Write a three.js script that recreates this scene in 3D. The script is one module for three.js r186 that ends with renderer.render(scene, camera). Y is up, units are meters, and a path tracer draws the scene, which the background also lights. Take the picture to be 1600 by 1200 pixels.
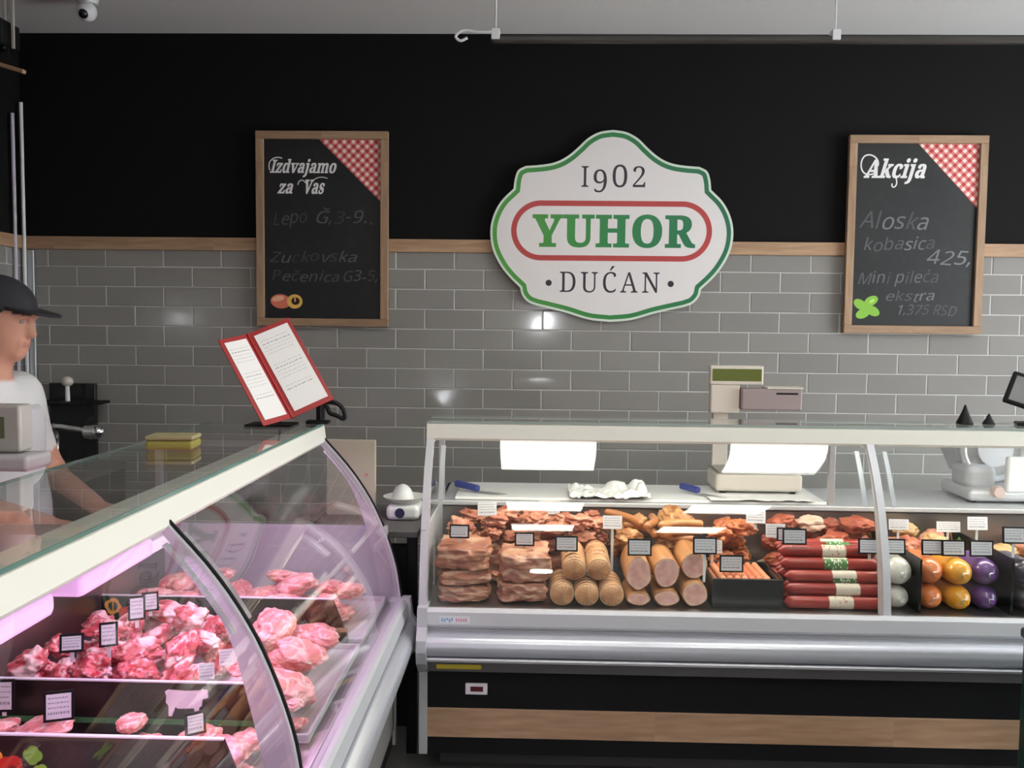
import * as THREE from 'three';
import { RoundedBoxGeometry } from 'three/addons/geometries/RoundedBoxGeometry.js';
import { RectAreaLightUniformsLib } from 'three/addons/lights/RectAreaLightUniformsLib.js';
import { mergeGeometries, mergeVertices, toCreasedNormals } from 'three/addons/utils/BufferGeometryUtils.js';
import { MarchingCubes } from 'three/addons/objects/MarchingCubes.js';
import { ImprovedNoise } from 'three/addons/math/ImprovedNoise.js';

// ------------------------------------------------------------------ camera, sky, exposure
const scene = new THREE.Scene();
const camera = new THREE.PerspectiveCamera(2 * Math.atan(600 / 1400) * 180 / Math.PI, 4 / 3, 0.05, 60);
camera.position.set(0, 1.62, 4.622);
camera.rotation.set(-0.0646, 0.0266, 0.0107, 'YXZ');
scene.add(camera);
const renderer = new THREE.WebGLRenderer();
renderer.toneMapping = THREE.LinearToneMapping;
renderer.toneMappingExposure = 0.85;
renderer.shadowMap.enabled = true;
RectAreaLightUniformsLib.init();
scene.background = new THREE.Color().setRGB(15, 15.2, 15.6);       // overcast daylight beyond the shop windows

const PANEL_RADIANCE = 13, PANEL_LIGHT = 3.6;                        // ceiling panels
const CASE_WARM = 38, CASE_PINK = 44;                               // tubes inside the display cases

// ------------------------------------------------------------------ helpers
const rng = (s) => () => { s |= 0; s = s + 0x6D2B79F5 | 0; let t = Math.imul(s ^ s >>> 15, 1 | s); t = t + Math.imul(t ^ t >>> 7, 61 | t) ^ t; return ((t ^ t >>> 14) >>> 0) / 4294967296; };
const noise = new ImprovedNoise();
const fbm = (x, y, z, o = 3) => { let a = 0, k = 1, f = 1; for (let i = 0; i < o; i++) { a += k * noise.noise(x * f, y * f, z * f); k *= 0.5; f *= 2.03; } return a; };
const C = (r, g, b) => new THREE.Color().setRGB(r, g, b);
const M = (color, roughness = 0.6, metalness = 0, extra = {}) => new THREE.MeshPhysicalMaterial({ color: color.isColor ? color : new THREE.Color(color), roughness, metalness, ...extra });
const used = new Map();
function numbered(name) { const n = used.get(name) ?? 0; used.set(name, n + 1); return n ? `${name}_${String(n).padStart(3, '0')}` : name; }
function mesh(name, geo, mat, parent) {
  const m = new THREE.Mesh(Array.isArray(geo) ? join(geo) : geo, mat);
  m.castShadow = m.receiveShadow = true;
  if (parent) { m.name = name; parent.add(m); } else { m.name = numbered(name); scene.add(m); }
  return m;
}
function tag(o, label, category, group) { o.userData.label = label; o.userData.category = category; if (group) o.userData.group = group; return o; }
function struct(o) { o.userData.kind = 'structure'; return o; }
function thing(name, label, category, [x, y, z] = [0, 0, 0], turn = 0, group) {
  const o = new THREE.Group(); o.name = numbered(name); scene.add(o);
  o.position.set(x, y, z); o.rotation.y = turn;
  return tag(o, label, category, group);
}
function copyOf(root, [x, y, z], turn, label, group) {
  const r = root.clone(); r.name = numbered(root.name.replace(/_\d{3}$/, '')); scene.add(r);
  r.position.set(x, y, z); if (turn !== undefined) r.rotation.y = turn;
  r.userData = { ...root.userData, label: label ?? root.userData.label };
  if (group) r.userData.group = group;
  return r;
}
function join(list) {
  const plain = list.map((g) => { const h = g.index ? g.toNonIndexed() : g.clone(); for (const k of Object.keys(h.attributes)) if (!['position', 'normal', 'uv'].includes(k)) h.deleteAttribute(k);
    if (!h.attributes.uv) h.setAttribute('uv', new THREE.BufferAttribute(new Float32Array(h.attributes.position.count * 2), 2)); return h; });
  return mergeGeometries(plain);
}
// box from min to max corner, edges rounded by r
function bx(x0, x1, y0, y1, z0, z1, r = 0.002) {
  const w = x1 - x0, h = y1 - y0, d = z1 - z0;
  const g = r > 0 ? new RoundedBoxGeometry(w, h, d, 1, Math.min(r, w * 0.49, h * 0.49, d * 0.49)) : new THREE.BoxGeometry(w, h, d);
  g.translate((x0 + x1) / 2, (y0 + y1) / 2, (z0 + z1) / 2); return g;
}
function cyl(r0, r1, h, x, y, z, axis = 'y', seg = 20) {
  const g = new THREE.CylinderGeometry(r1, r0, h, seg);
  if (axis === 'x') g.rotateZ(-Math.PI / 2); if (axis === 'z') g.rotateX(Math.PI / 2);
  g.translate(x, y, z); return g;
}
function tube(pts, r, seg = 24, rad = 8) { return new THREE.TubeGeometry(new THREE.CatmullRomCurve3(pts.map((p) => new THREE.Vector3(...p))), seg, r, rad); }
// a closed outline of [z, y] points swept along x from x0 to x1
function sweep(outline, x0, x1, crease = 0.7) {
  const s = new THREE.Shape(outline.map(([a, b]) => new THREE.Vector2(a, b)));
  let g = new THREE.ExtrudeGeometry(s, { depth: x1 - x0, bevelEnabled: false });
  g.rotateY(-Math.PI / 2); g.translate(x1, 0, 0);
  return toCreasedNormals(g, crease);
}
function canvas(w, h, draw) {
  const c = document.createElement('canvas'); c.width = w; c.height = h; draw(c.getContext('2d'), w, h);
  const t = new THREE.CanvasTexture(c); t.colorSpace = THREE.SRGBColorSpace; return t;
}
function dataTex(n, f, srgb = true) {
  const d = new Uint8Array(n * n * 4);
  for (let j = 0; j < n; j++) for (let i = 0; i < n; i++) { const c = f(i / n, j / n); const k = 4 * (j * n + i); for (let q = 0; q < 3; q++) d[k + q] = Math.max(0, Math.min(255, c[q] * 255)); d[k + 3] = 255; }
  const t = new THREE.DataTexture(d, n, n); t.wrapS = t.wrapT = THREE.RepeatWrapping; t.magFilter = THREE.LinearFilter; t.minFilter = THREE.LinearMipmapLinearFilter; t.generateMipmaps = true;
  if (srgb) t.colorSpace = THREE.SRGBColorSpace; t.needsUpdate = true; return t;
}
const lerp = (a, b, t) => a + (b - a) * t, mix3 = (a, b, t) => [0, 1, 2].map((k) => lerp(a[k], b[k], t)), clamp01 = (t) => Math.max(0, Math.min(1, t)), smooth = (a, b, x) => { const t = clamp01((x - a) / (b - a)); return t * t * (3 - 2 * t); };
// uv in metres by the dominant direction of each face
function boxUV(g0, s = 1) {
  const g = g0.index ? g0.toNonIndexed() : g0, p = g.attributes.position, n = g.attributes.normal, uv = new Float32Array(p.count * 2);
  for (let i = 0; i < p.count; i++) {
    const ax = Math.abs(n.getX(i)), ay = Math.abs(n.getY(i)), az = Math.abs(n.getZ(i));
    const [u, v] = az >= ax && az >= ay ? [p.getX(i), p.getY(i)] : ax >= ay ? [p.getZ(i), p.getY(i)] : [p.getX(i), p.getZ(i)];
    uv[2 * i] = u * s; uv[2 * i + 1] = v * s;
  }
  g.setAttribute('uv', new THREE.BufferAttribute(uv, 2)); return g;
}

// ------------------------------------------------------------------ materials
const woodTex = dataTex(256, (u, v) => {
  const g = 0.5 + 0.5 * Math.sin(v * 40 * Math.PI + 5 * fbm(u * 2, v * 6, 1.3)), f = fbm(u * 6, v * 60, 4.1), k = fbm(u * 1.5, v * 9, 8.7);
  return mix3([0.60, 0.47, 0.36], [0.74, 0.61, 0.49], clamp01(0.45 + 0.22 * (g - 0.5) + 0.35 * f + 0.4 * k));
});
const woodTexV = woodTex.clone(); woodTexV.rotation = Math.PI / 2; woodTexV.needsUpdate = true;
const steelRough = dataTex(128, (u, v) => { const a = 0.5 + 0.5 * fbm(u * 3, v * 60, 2.2); return [a, a, a]; }, false);
const mats = {
  black_wall: M(C(0.0055, 0.0053, 0.0055), 0.8, 0, { specularIntensity: 0.35 }),
  grout: M(C(0.50, 0.49, 0.475), 0.9),
  ceiling: M(C(0.76, 0.755, 0.745), 0.95),
  wall_paint: M(C(0.60, 0.59, 0.57), 0.9),
  floor: M(C(0.16, 0.16, 0.165), 0.35),
  wood: M(C(1, 1, 1), 0.55, 0, { map: woodTex }),
  frame_wood: M(C(0.84, 0.86, 0.88), 0.6, 0, { map: woodTex }),
  frame_wood_v: M(C(0.84, 0.86, 0.88), 0.6, 0, { map: woodTexV }),
  wood_v: M(C(1, 1, 1), 0.55, 0, { map: woodTexV }),
  cream: M(C(0.72, 0.71, 0.635), 0.45),
  white: M(C(0.82, 0.82, 0.80), 0.5),
  white_plastic: M(C(0.75, 0.76, 0.77), 0.35),
  alu: M(C(0.62, 0.63, 0.66), 0.34, 0.75),
  alu_dull: M(C(0.55, 0.56, 0.58), 0.5, 0.45),
  bumper: M(C(0.60, 0.62, 0.67), 0.30, 0.6),
  grey_plastic: M(C(0.40, 0.41, 0.43), 0.45),
  dark_grey: M(C(0.11, 0.105, 0.105), 0.5),
  black: M(C(0.0055, 0.0055, 0.0065), 0.5, 0, { specularIntensity: 0.5 }),
  black_gloss: M(C(0.012, 0.012, 0.013), 0.2),
  steel: M(C(0.60, 0.60, 0.60), 0.3, 1, { roughnessMap: null }),
  steel_dull: M(C(0.36, 0.35, 0.34), 0.30, 0.95),
  chrome: M(C(0.80, 0.80, 0.82), 0.08, 1),
  glass: M(C(0.97, 0.985, 0.98), 0.0, 0, { transmission: 1, thickness: 0, ior: 1.5 }),
  clear: M(C(0.95, 0.97, 0.97), 0.05, 0, { transmission: 1, thickness: 0, ior: 1.4 }),
  glass_edge: M(C(0.10, 0.20, 0.17), 0.15),
  red: M(C(0.33, 0.012, 0.014), 0.4),
  paper: M(C(0.82, 0.82, 0.80), 0.7),
  blue: M(C(0.02, 0.035, 0.22), 0.4),
  yellow: M(C(0.55, 0.45, 0.03), 0.5),
  green_dark: M(C(0.004, 0.035, 0.025), 0.4),
};
const { glass } = mats;

// ------------------------------------------------------------------ room shell
const X0 = -2.67, X1 = 4.3, Z1 = 9.0, H = 3.09;
const back = struct(new THREE.Group()); back.name = 'wall_back'; scene.add(back);
mesh('masonry', bx(X0 - 0.2, X1 + 0.2, 0, H, -0.2, -0.012, 0), mats.wall_paint, back);
mesh('black_paint', bx(X0, X1, 2.03, H, -0.012, 0, 0), mats.black_wall, back);
mesh('grout_bed', bx(X0, X1, 0, 2.03, -0.012, 0.0052, 0), mats.grout, back);
const leftW = struct(new THREE.Group()); leftW.name = 'wall_left'; scene.add(leftW);
mesh('masonry', bx(X0 - 0.2, X0 - 0.012, 0, H, 0, Z1, 0), mats.wall_paint, leftW);
mesh('black_paint', bx(X0 - 0.012, X0, 2.03, H, 0, Z1, 0), mats.black_wall, leftW);
mesh('grout_bed', bx(X0 - 0.012, X0 + 0.0052, 0, 2.03, 0, Z1, 0), mats.grout, leftW);
// glazed wall tile with a pillowed edge; the face lies at +z
function tileGeo(w, h) {
  const d = 0.008, b = 0.004, hw = w / 2, hh = h / 2, P = [], N = [], I = [];
  const ring = (ix, iy, z, nz) => [[-1, -1], [1, -1], [1, 1], [-1, 1]].map(([sx, sy]) => { P.push(sx * (hw - ix), sy * (hh - iy), z); const n = new THREE.Vector3(sx * (1 - nz) * 0.9, sy * (1 - nz), nz).normalize(); N.push(n.x, n.y, n.z); return P.length / 3 - 1; });
  const quad = (a, b2, c, e) => I.push(a, b2, c, a, c, e);
  const f = ring(b, b, d, 1); quad(f[0], f[1], f[2], f[3]);
  const sides = [[[-1, -1], [1, -1], [0, -1]], [[1, -1], [1, 1], [1, 0]], [[1, 1], [-1, 1], [0, 1]], [[-1, 1], [-1, -1], [-1, 0]]];
  for (const [p, q, n] of sides) {
    const k = P.length / 3;
    for (const [s, ins, z, t] of [[p, b, d, 0], [q, b, d, 0], [q, 0, d - 0.0026, 1.15], [p, 0, d - 0.0026, 1.15], [p, 0, 0, 1.57], [q, 0, 0, 1.57]]) { P.push(s[0] * (hw - ins), s[1] * (hh - ins), z); N.push(n[0] * Math.sin(t), n[1] * Math.sin(t), Math.cos(t)); }
    quad(k + 1, k, k + 3, k + 2); quad(k + 2, k + 3, k + 4, k + 5);
  }
  const g = new THREE.BufferGeometry(); g.setAttribute('position', new THREE.Float32BufferAttribute(P, 3)); g.setAttribute('normal', new THREE.Float32BufferAttribute(N, 3));
  g.setAttribute('uv', new THREE.Float32BufferAttribute(P.flatMap((_, i) => i % 3 ? [] : [P[i], P[i + 1]]), 2)); g.setIndex(I); return g;
}
const tileMats = [0.245, 0.262, 0.254, 0.270].map((v, k) => M(C(v * 1.045, v, v * 0.95), 0.10, 0, { clearcoat: 0.4, clearcoatRoughness: 0.05 }));
const GAP = 0.0019, TW = 0.302, TH = 0.102, JX = -2.5367, JY = 1.9056, tileCache = new Map();
const tileOf = (w, h) => { const k = `${w.toFixed(3)}_${h.toFixed(3)}`; if (!tileCache.has(k)) tileCache.set(k, tileGeo(w, h)); return tileCache.get(k); };
{
  const r = rng(5), rest = [], restL = [];
  for (let k = -1; k <= 18; k++) {
    const yT = Math.min(JY - k * TH - GAP, 2.03), yB = Math.max(JY - (k + 1) * TH + GAP, 0.002); if (yT - yB < 0.02) continue;
    const shift = k % 2 ? 0 : TW / 2;
    for (let i = -2; i < 30; i++) {
      const a = Math.max(JX + shift + i * TW + GAP, X0 + 0.014), b = Math.min(JX + shift + (i + 1) * TW - GAP, X1 - 0.002); if (b - a < 0.02) continue;
      const g = tileOf(b - a, yT - yB), x = (a + b) / 2, y = (yT + yB) / 2;
      if (k <= 12 && a < 2.75) {
        const t = mesh('tile', g, tileMats[Math.floor(r() * 4)], back); t.position.set(x, y, 0.004 - 0.0045 + (r() - 0.5) * 0.0006); t.rotation.set((r() - 0.5) * 0.006, (r() - 0.5) * 0.004, 0);
      } else rest.push(g.clone().translate(x, y, -0.0005));
    }
    for (let i = 0; i < 16; i++) {            // left wall: tiles run from the corner towards the room
      const a = 0.014 + (i ? i * TW - (k % 2 ? TW / 2 : 0) : 0) + GAP, b = 0.014 + (i + 1) * TW - (k % 2 ? TW / 2 : 0) - GAP; if (b - a < 0.02) continue;
      const g = tileOf(b - a, yT - yB);
      if (k <= 12 && i < 3) { const t = mesh('tile', g, tileMats[Math.floor(r() * 4)], leftW); t.position.set(X0 - 0.0005, (yT + yB) / 2, (a + b) / 2); t.rotation.y = Math.PI / 2; }
      else restL.push(g.clone().rotateY(Math.PI / 2).translate(X0 - 0.0005, (yT + yB) / 2, (a + b) / 2));
    }
  }
  for (const [l, p] of [[rest, back], [restL, leftW]]) { const m = mesh('tile_field', l, tileMats[1], p); m.userData.kind = 'stuff'; }
}
const floor = struct(mesh('floor', bx(X0 - 0.2, X1 + 0.2, -0.1, 0, -0.2, Z1 + 0.2, 0), mats.floor));
struct(mesh('ceiling', bx(X0 - 0.2, X1 + 0.2, H, H + 0.15, -0.2, Z1 + 0.2, 0), mats.ceiling));
// right wall and street front: plaster with large glazed openings
function glazedWall(name, along, fixed, a0, a1, openings, winBase) {
  const g = struct(new THREE.Group()); g.name = name; scene.add(g);
  const put = (u0, u1, y0, y1, w0, w1, n, m, p, r = 0) => mesh(n, along === 'z' ? bx(w0, w1, y0, y1, u0, u1, r) : bx(u0, u1, y0, y1, w0, w1, r), m, p);
  let u = a0;
  openings.forEach(([o0, o1, y0, y1], k) => {
    put(u, o0, 0, H, fixed, fixed + 0.2, 'wall_pier', mats.wall_paint, g);
    if (y0 > 0.01) put(o0, o1, 0, y0, fixed, fixed + 0.2, 'parapet', mats.wall_paint, g);
    put(o0, o1, y1, H, fixed, fixed + 0.2, 'lintel', mats.wall_paint, g);
    const w = struct(new THREE.Group()); w.name = `window_${winBase + k}`; scene.add(w);
    put(o0, o1, y0, y1, fixed + 0.095, fixed + 0.101, 'pane', glass, w);
    for (const [p0, p1, q0, q1] of [[o0, o1, y0, y0 + 0.05], [o0, o1, y1 - 0.05, y1], [o0, o0 + 0.05, y0 + 0.05, y1 - 0.05], [o1 - 0.05, o1, y0 + 0.05, y1 - 0.05], [(o0 + o1) / 2 - 0.03, (o0 + o1) / 2 + 0.03, y0 + 0.05, y1 - 0.05]]) put(p0, p1, q0, q1, fixed + 0.07, fixed + 0.13, 'window_frame', mats.dark_grey, w, 0.003);
    u = o1;
  });
  put(u, a1, 0, H, fixed, fixed + 0.2, 'wall_pier', mats.wall_paint, g);
}
glazedWall('wall_right', 'z', X1, 0, Z1, [[0.9, 3.2, 0.3, 2.8]], 1);
glazedWall('wall_front', 'x', Z1, X0, X1, [], 2);
// wooden strip between tiles and black paint
function woodBox(x0, x1, y0, y1, z0, z1, r = 0.002) { return boxUV(bx(x0, x1, y0, y1, z0, z1, r), 1.2); }
struct(mesh('trim_1', woodBox(X0 + 0.012, X1, 1.992, 2.058, 0.0005, 0.022, 0.003), mats.wood));
struct(mesh('trim_2', woodBox(X0 + 0.0005, X0 + 0.022, 1.992, 2.058, 0.024, Z1, 0.003), mats.wood));

// ------------------------------------------------------------------ ceiling panels (seen mirrored in the curved glass)
{
  const faceM = M(C(0.9, 0.9, 0.88), 0.6, 0, { emissive: C(1, 0.97, 0.90), emissiveIntensity: PANEL_RADIANCE });
  const place = [['nearest the back wall', 2.54], ['in the second row', 4.55], ['in the third row', 6.36]];
  const cols = [['first', 0.08], ['second', 1.46]];
  for (const [pl, z] of place) for (const [cn, x] of cols) {
    const p = thing('ceiling_light', `square white ceiling light panel, ${cn} from the left, ${pl}`, 'ceiling light', [x, H, z], 0, 'square ceiling light panels');
    mesh('light_face', bx(-0.29, 0.29, -0.014, -0.008, -0.29, 0.29, 0), faceM, p);
    mesh('frame', [bx(-0.31, 0.31, -0.018, 0, -0.31, -0.29), bx(-0.31, 0.31, -0.018, 0, 0.29, 0.31), bx(-0.31, -0.29, -0.018, 0, -0.29, 0.29), bx(0.29, 0.31, -0.018, 0, -0.29, 0.29)], mats.white_plastic, p);
    const l = new THREE.RectAreaLight(C(1, 0.96, 0.89), PANEL_LIGHT, 0.56, 0.56); l.name = 'panel_light'; l.position.set(0, -0.022, 0); l.rotation.x = -Math.PI / 2; p.add(l);
  }
}

// ------------------------------------------------------------------ refrigerated display cases with curved glass
// local frame: front +z, length along +x, the top rail over z = 0
const PROF = [[0, 1.215], [0.09, 1.10], [0.155, 0.99], [0.20, 0.88], [0.235, 0.76], [0.25, 0.66], [0.255, 0.618]];
function curve(lean, n = 22) { return new THREE.CatmullRomCurve3(PROF.map(([z, y]) => new THREE.Vector3(z * lean, y, 0))).getPoints(n).map((p) => [p.x, p.y]); }
function inset(c, d) { return c.map((p, i) => { const a = c[Math.max(0, i - 1)], b = c[Math.min(c.length - 1, i + 1)], l = Math.hypot(b[0] - a[0], b[1] - a[1]); const nx = (b[1] - a[1]) / l, ny = -(b[0] - a[0]) / l; const k = typeof d === 'function' ? d(i / (c.length - 1)) : d; return [p[0] + nx * k, p[1] + ny * k]; }); }
function makeCase({ label, pos, turn, L, lean, dividers, backZ, workD, tubeRuns, tubeColor, tubePower, tubeGlow, ribBack, shelfD, edgeM, seal, lowM }) {
  const t = thing('display_case', label, 'display case', pos, turn, undefined);
  const fz = 0.255 * lean, rearZ = backZ - workD, c = curve(lean);
  // carcass
  mesh('carcass', [bx(0.02, L - 0.02, 0.10, 0.585, rearZ + 0.01, fz - 0.06), bx(0.02, L - 0.02, 0.585, 0.878, rearZ + 0.01, backZ - 0.012)], mats.black, t);
  mesh('plinth', bx(0.06, L - 0.06, 0, 0.10, rearZ + 0.08, fz - 0.16), mats.dark_grey, t);
  mesh('front_panel', bx(0.03, L - 0.03, 0.268, 0.43, fz - 0.06, fz - 0.025), lowM ?? mats.black, t);
  mesh(lowM ? 'lower_panel' : 'wood_panel', woodBox(0.03, L - 0.03, 0.162, 0.268, fz - 0.06, fz - 0.022), lowM ?? mats.wood, t);
  mesh('kick_panel', bx(0.03, L - 0.03, 0.10, 0.162, fz - 0.06, fz - 0.028), mats.black, t);
  for (const x of [0, L - 0.03]) mesh('corner_strip', bx(x, x + 0.03, 0.10, 0.43, fz - 0.07, fz - 0.018), mats.alu_dull, t);
  // sill under the glass, groove and rounded bumper
  const sill = [[fz - 0.07, 0.60], [fz - 0.012, 0.628], [fz + 0.004, 0.640], [fz + 0.016, 0.640], [fz + 0.024, 0.628], [fz + 0.030, 0.585], [fz + 0.026, 0.576], [fz - 0.07, 0.576]];
  mesh('sill', sweep(sill, 0.02, L - 0.02, 0.4), mats.alu_dull, t);
  mesh('groove', bx(0.02, L - 0.02, 0.555, 0.578, fz - 0.07, fz + 0.014), mats.grey_plastic, t);
  const bump = [[fz - 0.05, 0.556]]; for (let k = 0; k <= 14; k++) { const a = Math.PI / 2 - Math.PI * 0.92 * k / 14; bump.push([fz + 0.018 + 0.045 * Math.cos(a), 0.515 + 0.043 * Math.sin(a)]); } bump.push([fz - 0.05, 0.47]);
  mesh('bumper', sweep(bump, 0.035, L - 0.035, 0.6), mats.bumper, t);
  mesh('bumper_lip', sweep([[fz - 0.05, 0.474], [fz + 0.046, 0.474], [fz + 0.050, 0.469], [fz + 0.048, 0.461], [fz + 0.03, 0.456], [fz - 0.05, 0.456]], 0.035, L - 0.035, 0.4), mats.alu, t);
  mesh('apron', sweep([[fz - 0.055, 0.458], [fz + 0.034, 0.458], [fz + 0.016, 0.416], [fz - 0.055, 0.416]], 0.03, L - 0.03, 0.3), mats.dark_grey, t);
  for (const x of [0, L - 0.035]) {
    const e = [[fz - 0.05, 0.645], [fz + 0.034, 0.645], [fz + 0.042, 0.58], [fz + 0.068, 0.54], [fz + 0.072, 0.50], [fz + 0.058, 0.455], [fz, 0.405], [fz - 0.05, 0.405]];
    mesh('end_cap', sweep(e, x, x + 0.035, 0.4), mats.grey_plastic, t);
  }
  for (const x of [0, L - 0.02]) mesh('end_panel', bx(x, x + 0.02, 0.10, 0.90, rearZ, fz - 0.05), mats.grey_plastic, t);
  // inside
  mesh('deck', bx(0.02, L - 0.02, 0.60, 0.630, backZ - 0.01, fz - 0.02, 0.001), mats.steel_dull, t);
  mesh('back_panel', bx(0.02, L - 0.02, 0.630, 0.872, backZ - 0.012, backZ, 0.001), mats.steel_dull, t);
  mesh('worktop', bx(0, L, 0.878, 0.900, rearZ, backZ + 0.02, 0.006), mats.alu_dull, t);
  // top rail: an open channel that holds the tube lamp
  const rail = [[0.006, 1.196], [0.012, 1.205], [0.006, 1.256], [0, 1.26], [-0.07, 1.26], [-0.076, 1.254], [-0.076, 1.20], [-0.066, 1.20], [-0.066, 1.246], [-0.006, 1.246], [-0.004, 1.196]];
  mesh('top_rail', sweep(rail, 0, L, 0.3), mats.cream, t);
  const shelf = mesh('top_shelf', bx(0.004, L - 0.004, 1.2605, 1.2685, -shelfD, 0.004, 0.001), glass, t);
  mesh('shelf_edge', [bx(0.004, L - 0.004, 1.2607, 1.2683, 0.0042, 0.0062, 0), bx(0.004, L - 0.004, 1.2607, 1.2683, -shelfD - 0.002, -shelfD - 0.0002, 0)], edgeM ?? mats.glass_edge, shelf);
  // ribs at the ends and between the panes, panes of bent glass
  const ribX = [0.014, ...dividers, L - 0.014];
  const ribOut = inset(c, -0.003), ribIn = inset(c, (s) => 0.018 + ribBack * smooth(0, 0.7, s)).reverse();
  const ribShape = [...ribOut, ...ribIn];
  ribX.forEach((x, i) => {
    const rb = mesh('rib', sweep(ribShape, x - 0.013, x + 0.013, 0.5), mats.alu_dull, t);
    if (seal) mesh('seal', sweep([...inset(c, -0.008), ...inset(c, -0.0035).reverse()], x - 0.004, x + 0.004, 0.5), mats.black, rb);
    mesh('post', bx(x - 0.012, x + 0.012, 0.9005, 1.2, backZ - 0.03, backZ - 0.006), mats.alu, t);
    mesh('bracket', bx(x - 0.008, x + 0.008, 1.18, 1.2, backZ - 0.006, -0.07), mats.alu, t);
  });
  for (let i = 0; i + 1 < ribX.length; i++) {
    const a = ribX[i] + 0.015, b = ribX[i + 1] - 0.015;
    const pane = mesh('front_glass', sweep([...inset(c, 0), ...inset(c, 0.006).reverse()], a, b, 0.5), glass, t);
    for (const x of [a + 0.035, b - 0.035]) mesh('hinge_arm', sweep([...inset(c.slice(1, 8), 0.008), ...inset(c.slice(1, 8), 0.014).reverse()], x - 0.008, x + 0.008, 0.5), mats.alu, pane);
  }
  const endShape = [...inset(c, 0.02), [fz - 0.06, 0.634], [backZ + 0.03, 0.634], [backZ + 0.03, 0.91], [-0.09, 1.19]];
  for (const x of [0.008, L - 0.016]) mesh('end_glass', sweep(endShape, x, x + 0.008, 0.3), glass, t);
  // lamps below the rail
  const glow = M(tubeColor.clone().multiplyScalar(0.9), 0.5, 0, { emissive: tubeColor, emissiveIntensity: tubeGlow });
  for (const [a, b, low] of tubeRuns) {
    const y = low ? 1.170 : 1.222, holder = mesh('lamp_holder', low ? bx(a - 0.012, b + 0.012, 1.19, 1.235, -0.060, -0.012) : bx(a - 0.012, b + 0.012, 1.236, 1.2455, -0.060, -0.010), mats.white_plastic, t);
    mesh('light_tube', low ? bx(a, b, 1.150, 1.189, -0.085, -0.004, 0.012) : cyl(0.011, 0.011, b - a, (a + b) / 2, y, -0.035, 'x', 14), glow, holder);
    const l = new THREE.RectAreaLight(tubeColor, tubePower, b - a, 0.05); l.name = 'tube_light'; l.position.set((a + b) / 2, low ? 1.147 : 1.205, -0.035); l.rotation.x = -Math.PI / 2; t.add(l);
  }
  return t;
}
const WARM = C(1, 0.93, 0.80), PINK = C(0.98, 0.54, 1.0);
const caseR = makeCase({ label: 'curved glass display case of smoked meats along the grey tiled wall', pos: [-0.40, 0, 1.335], turn: 0, L: 2.75, lean: 0.88, dividers: [1.62], backZ: -0.385, workD: 0.40, tubeRuns: [[0.1, 1.5], [1.72, 2.6]], tubeColor: WARM, tubePower: CASE_WARM, tubeGlow: 4, ribBack: 0.03, shelfD: 0.20, edgeM: M(C(0.30, 0.36, 0.33), 0.2) });
const caseL = makeCase({ label: 'curved glass display case of raw meat running towards the viewer', pos: [-0.76, 0, 4.35], turn: Math.PI / 2, L: 2.90, lean: 1.12, dividers: [1.53], backZ: -0.57, workD: 0.13, tubeRuns: [[0.46, 0.76, 1], [0.84, 1.12, 1], [1.20, 1.49, 1], [1.60, 2.7]], tubeColor: PINK, tubePower: CASE_PINK, tubeGlow: 0.75, ribBack: 0.05, shelfD: 0.40, seal: true, lowM: M(C(0.19, 0.18, 0.17), 0.5) });
{ // things on the right case's front
  const t = caseR;
  const dsp = mesh('thermometer', bx(0.165, 0.243, 0.322, 0.362, 0.2005, 0.212, 0.003), mats.white_plastic, t);
  mesh('display_window', bx(0.183, 0.228, 0.334, 0.352, 0.2105, 0.2135, 0.001), M(C(0.10, 0.008, 0.012), 0.3), dsp);
  const st = canvas(256, 64, (g, w, h) => { g.fillStyle = '#cdd3d6'; g.fillRect(0, 0, w, h); g.fillStyle = '#7d9fc4'; for (let k = 0; k < 5; k++) g.fillRect(14 + k * 21, 14 + (k % 2) * 6, 15, 34 - (k % 3) * 6); g.fillStyle = '#c98a9c'; for (let k = 0; k < 5; k++) g.fillRect(136 + k * 20, 16 + (k % 2) * 5, 14, 30 - (k % 2) * 6); });
  const sg = new THREE.PlaneGeometry(0.105, 0.028);
  const s1 = mesh('sticker', bx(-0.0525, 0.0525, -0.013, 0.013, -0.0006, 0.0006, 0), M('#ffffff', 0.5, 0, { map: st }), t); s1.position.set(0.13, 0.603, 0.2245 + 0.0285); s1.rotation.x = -0.11;
  const s2 = mesh('sticker', bx(-0.078, 0.078, -0.010, 0.010, -0.0006, 0.0006, 0), mats.yellow, t); s2.position.set(0.145, 0.437, 0.2245 + 0.0258); s2.rotation.x = 0.405;
}

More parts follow.
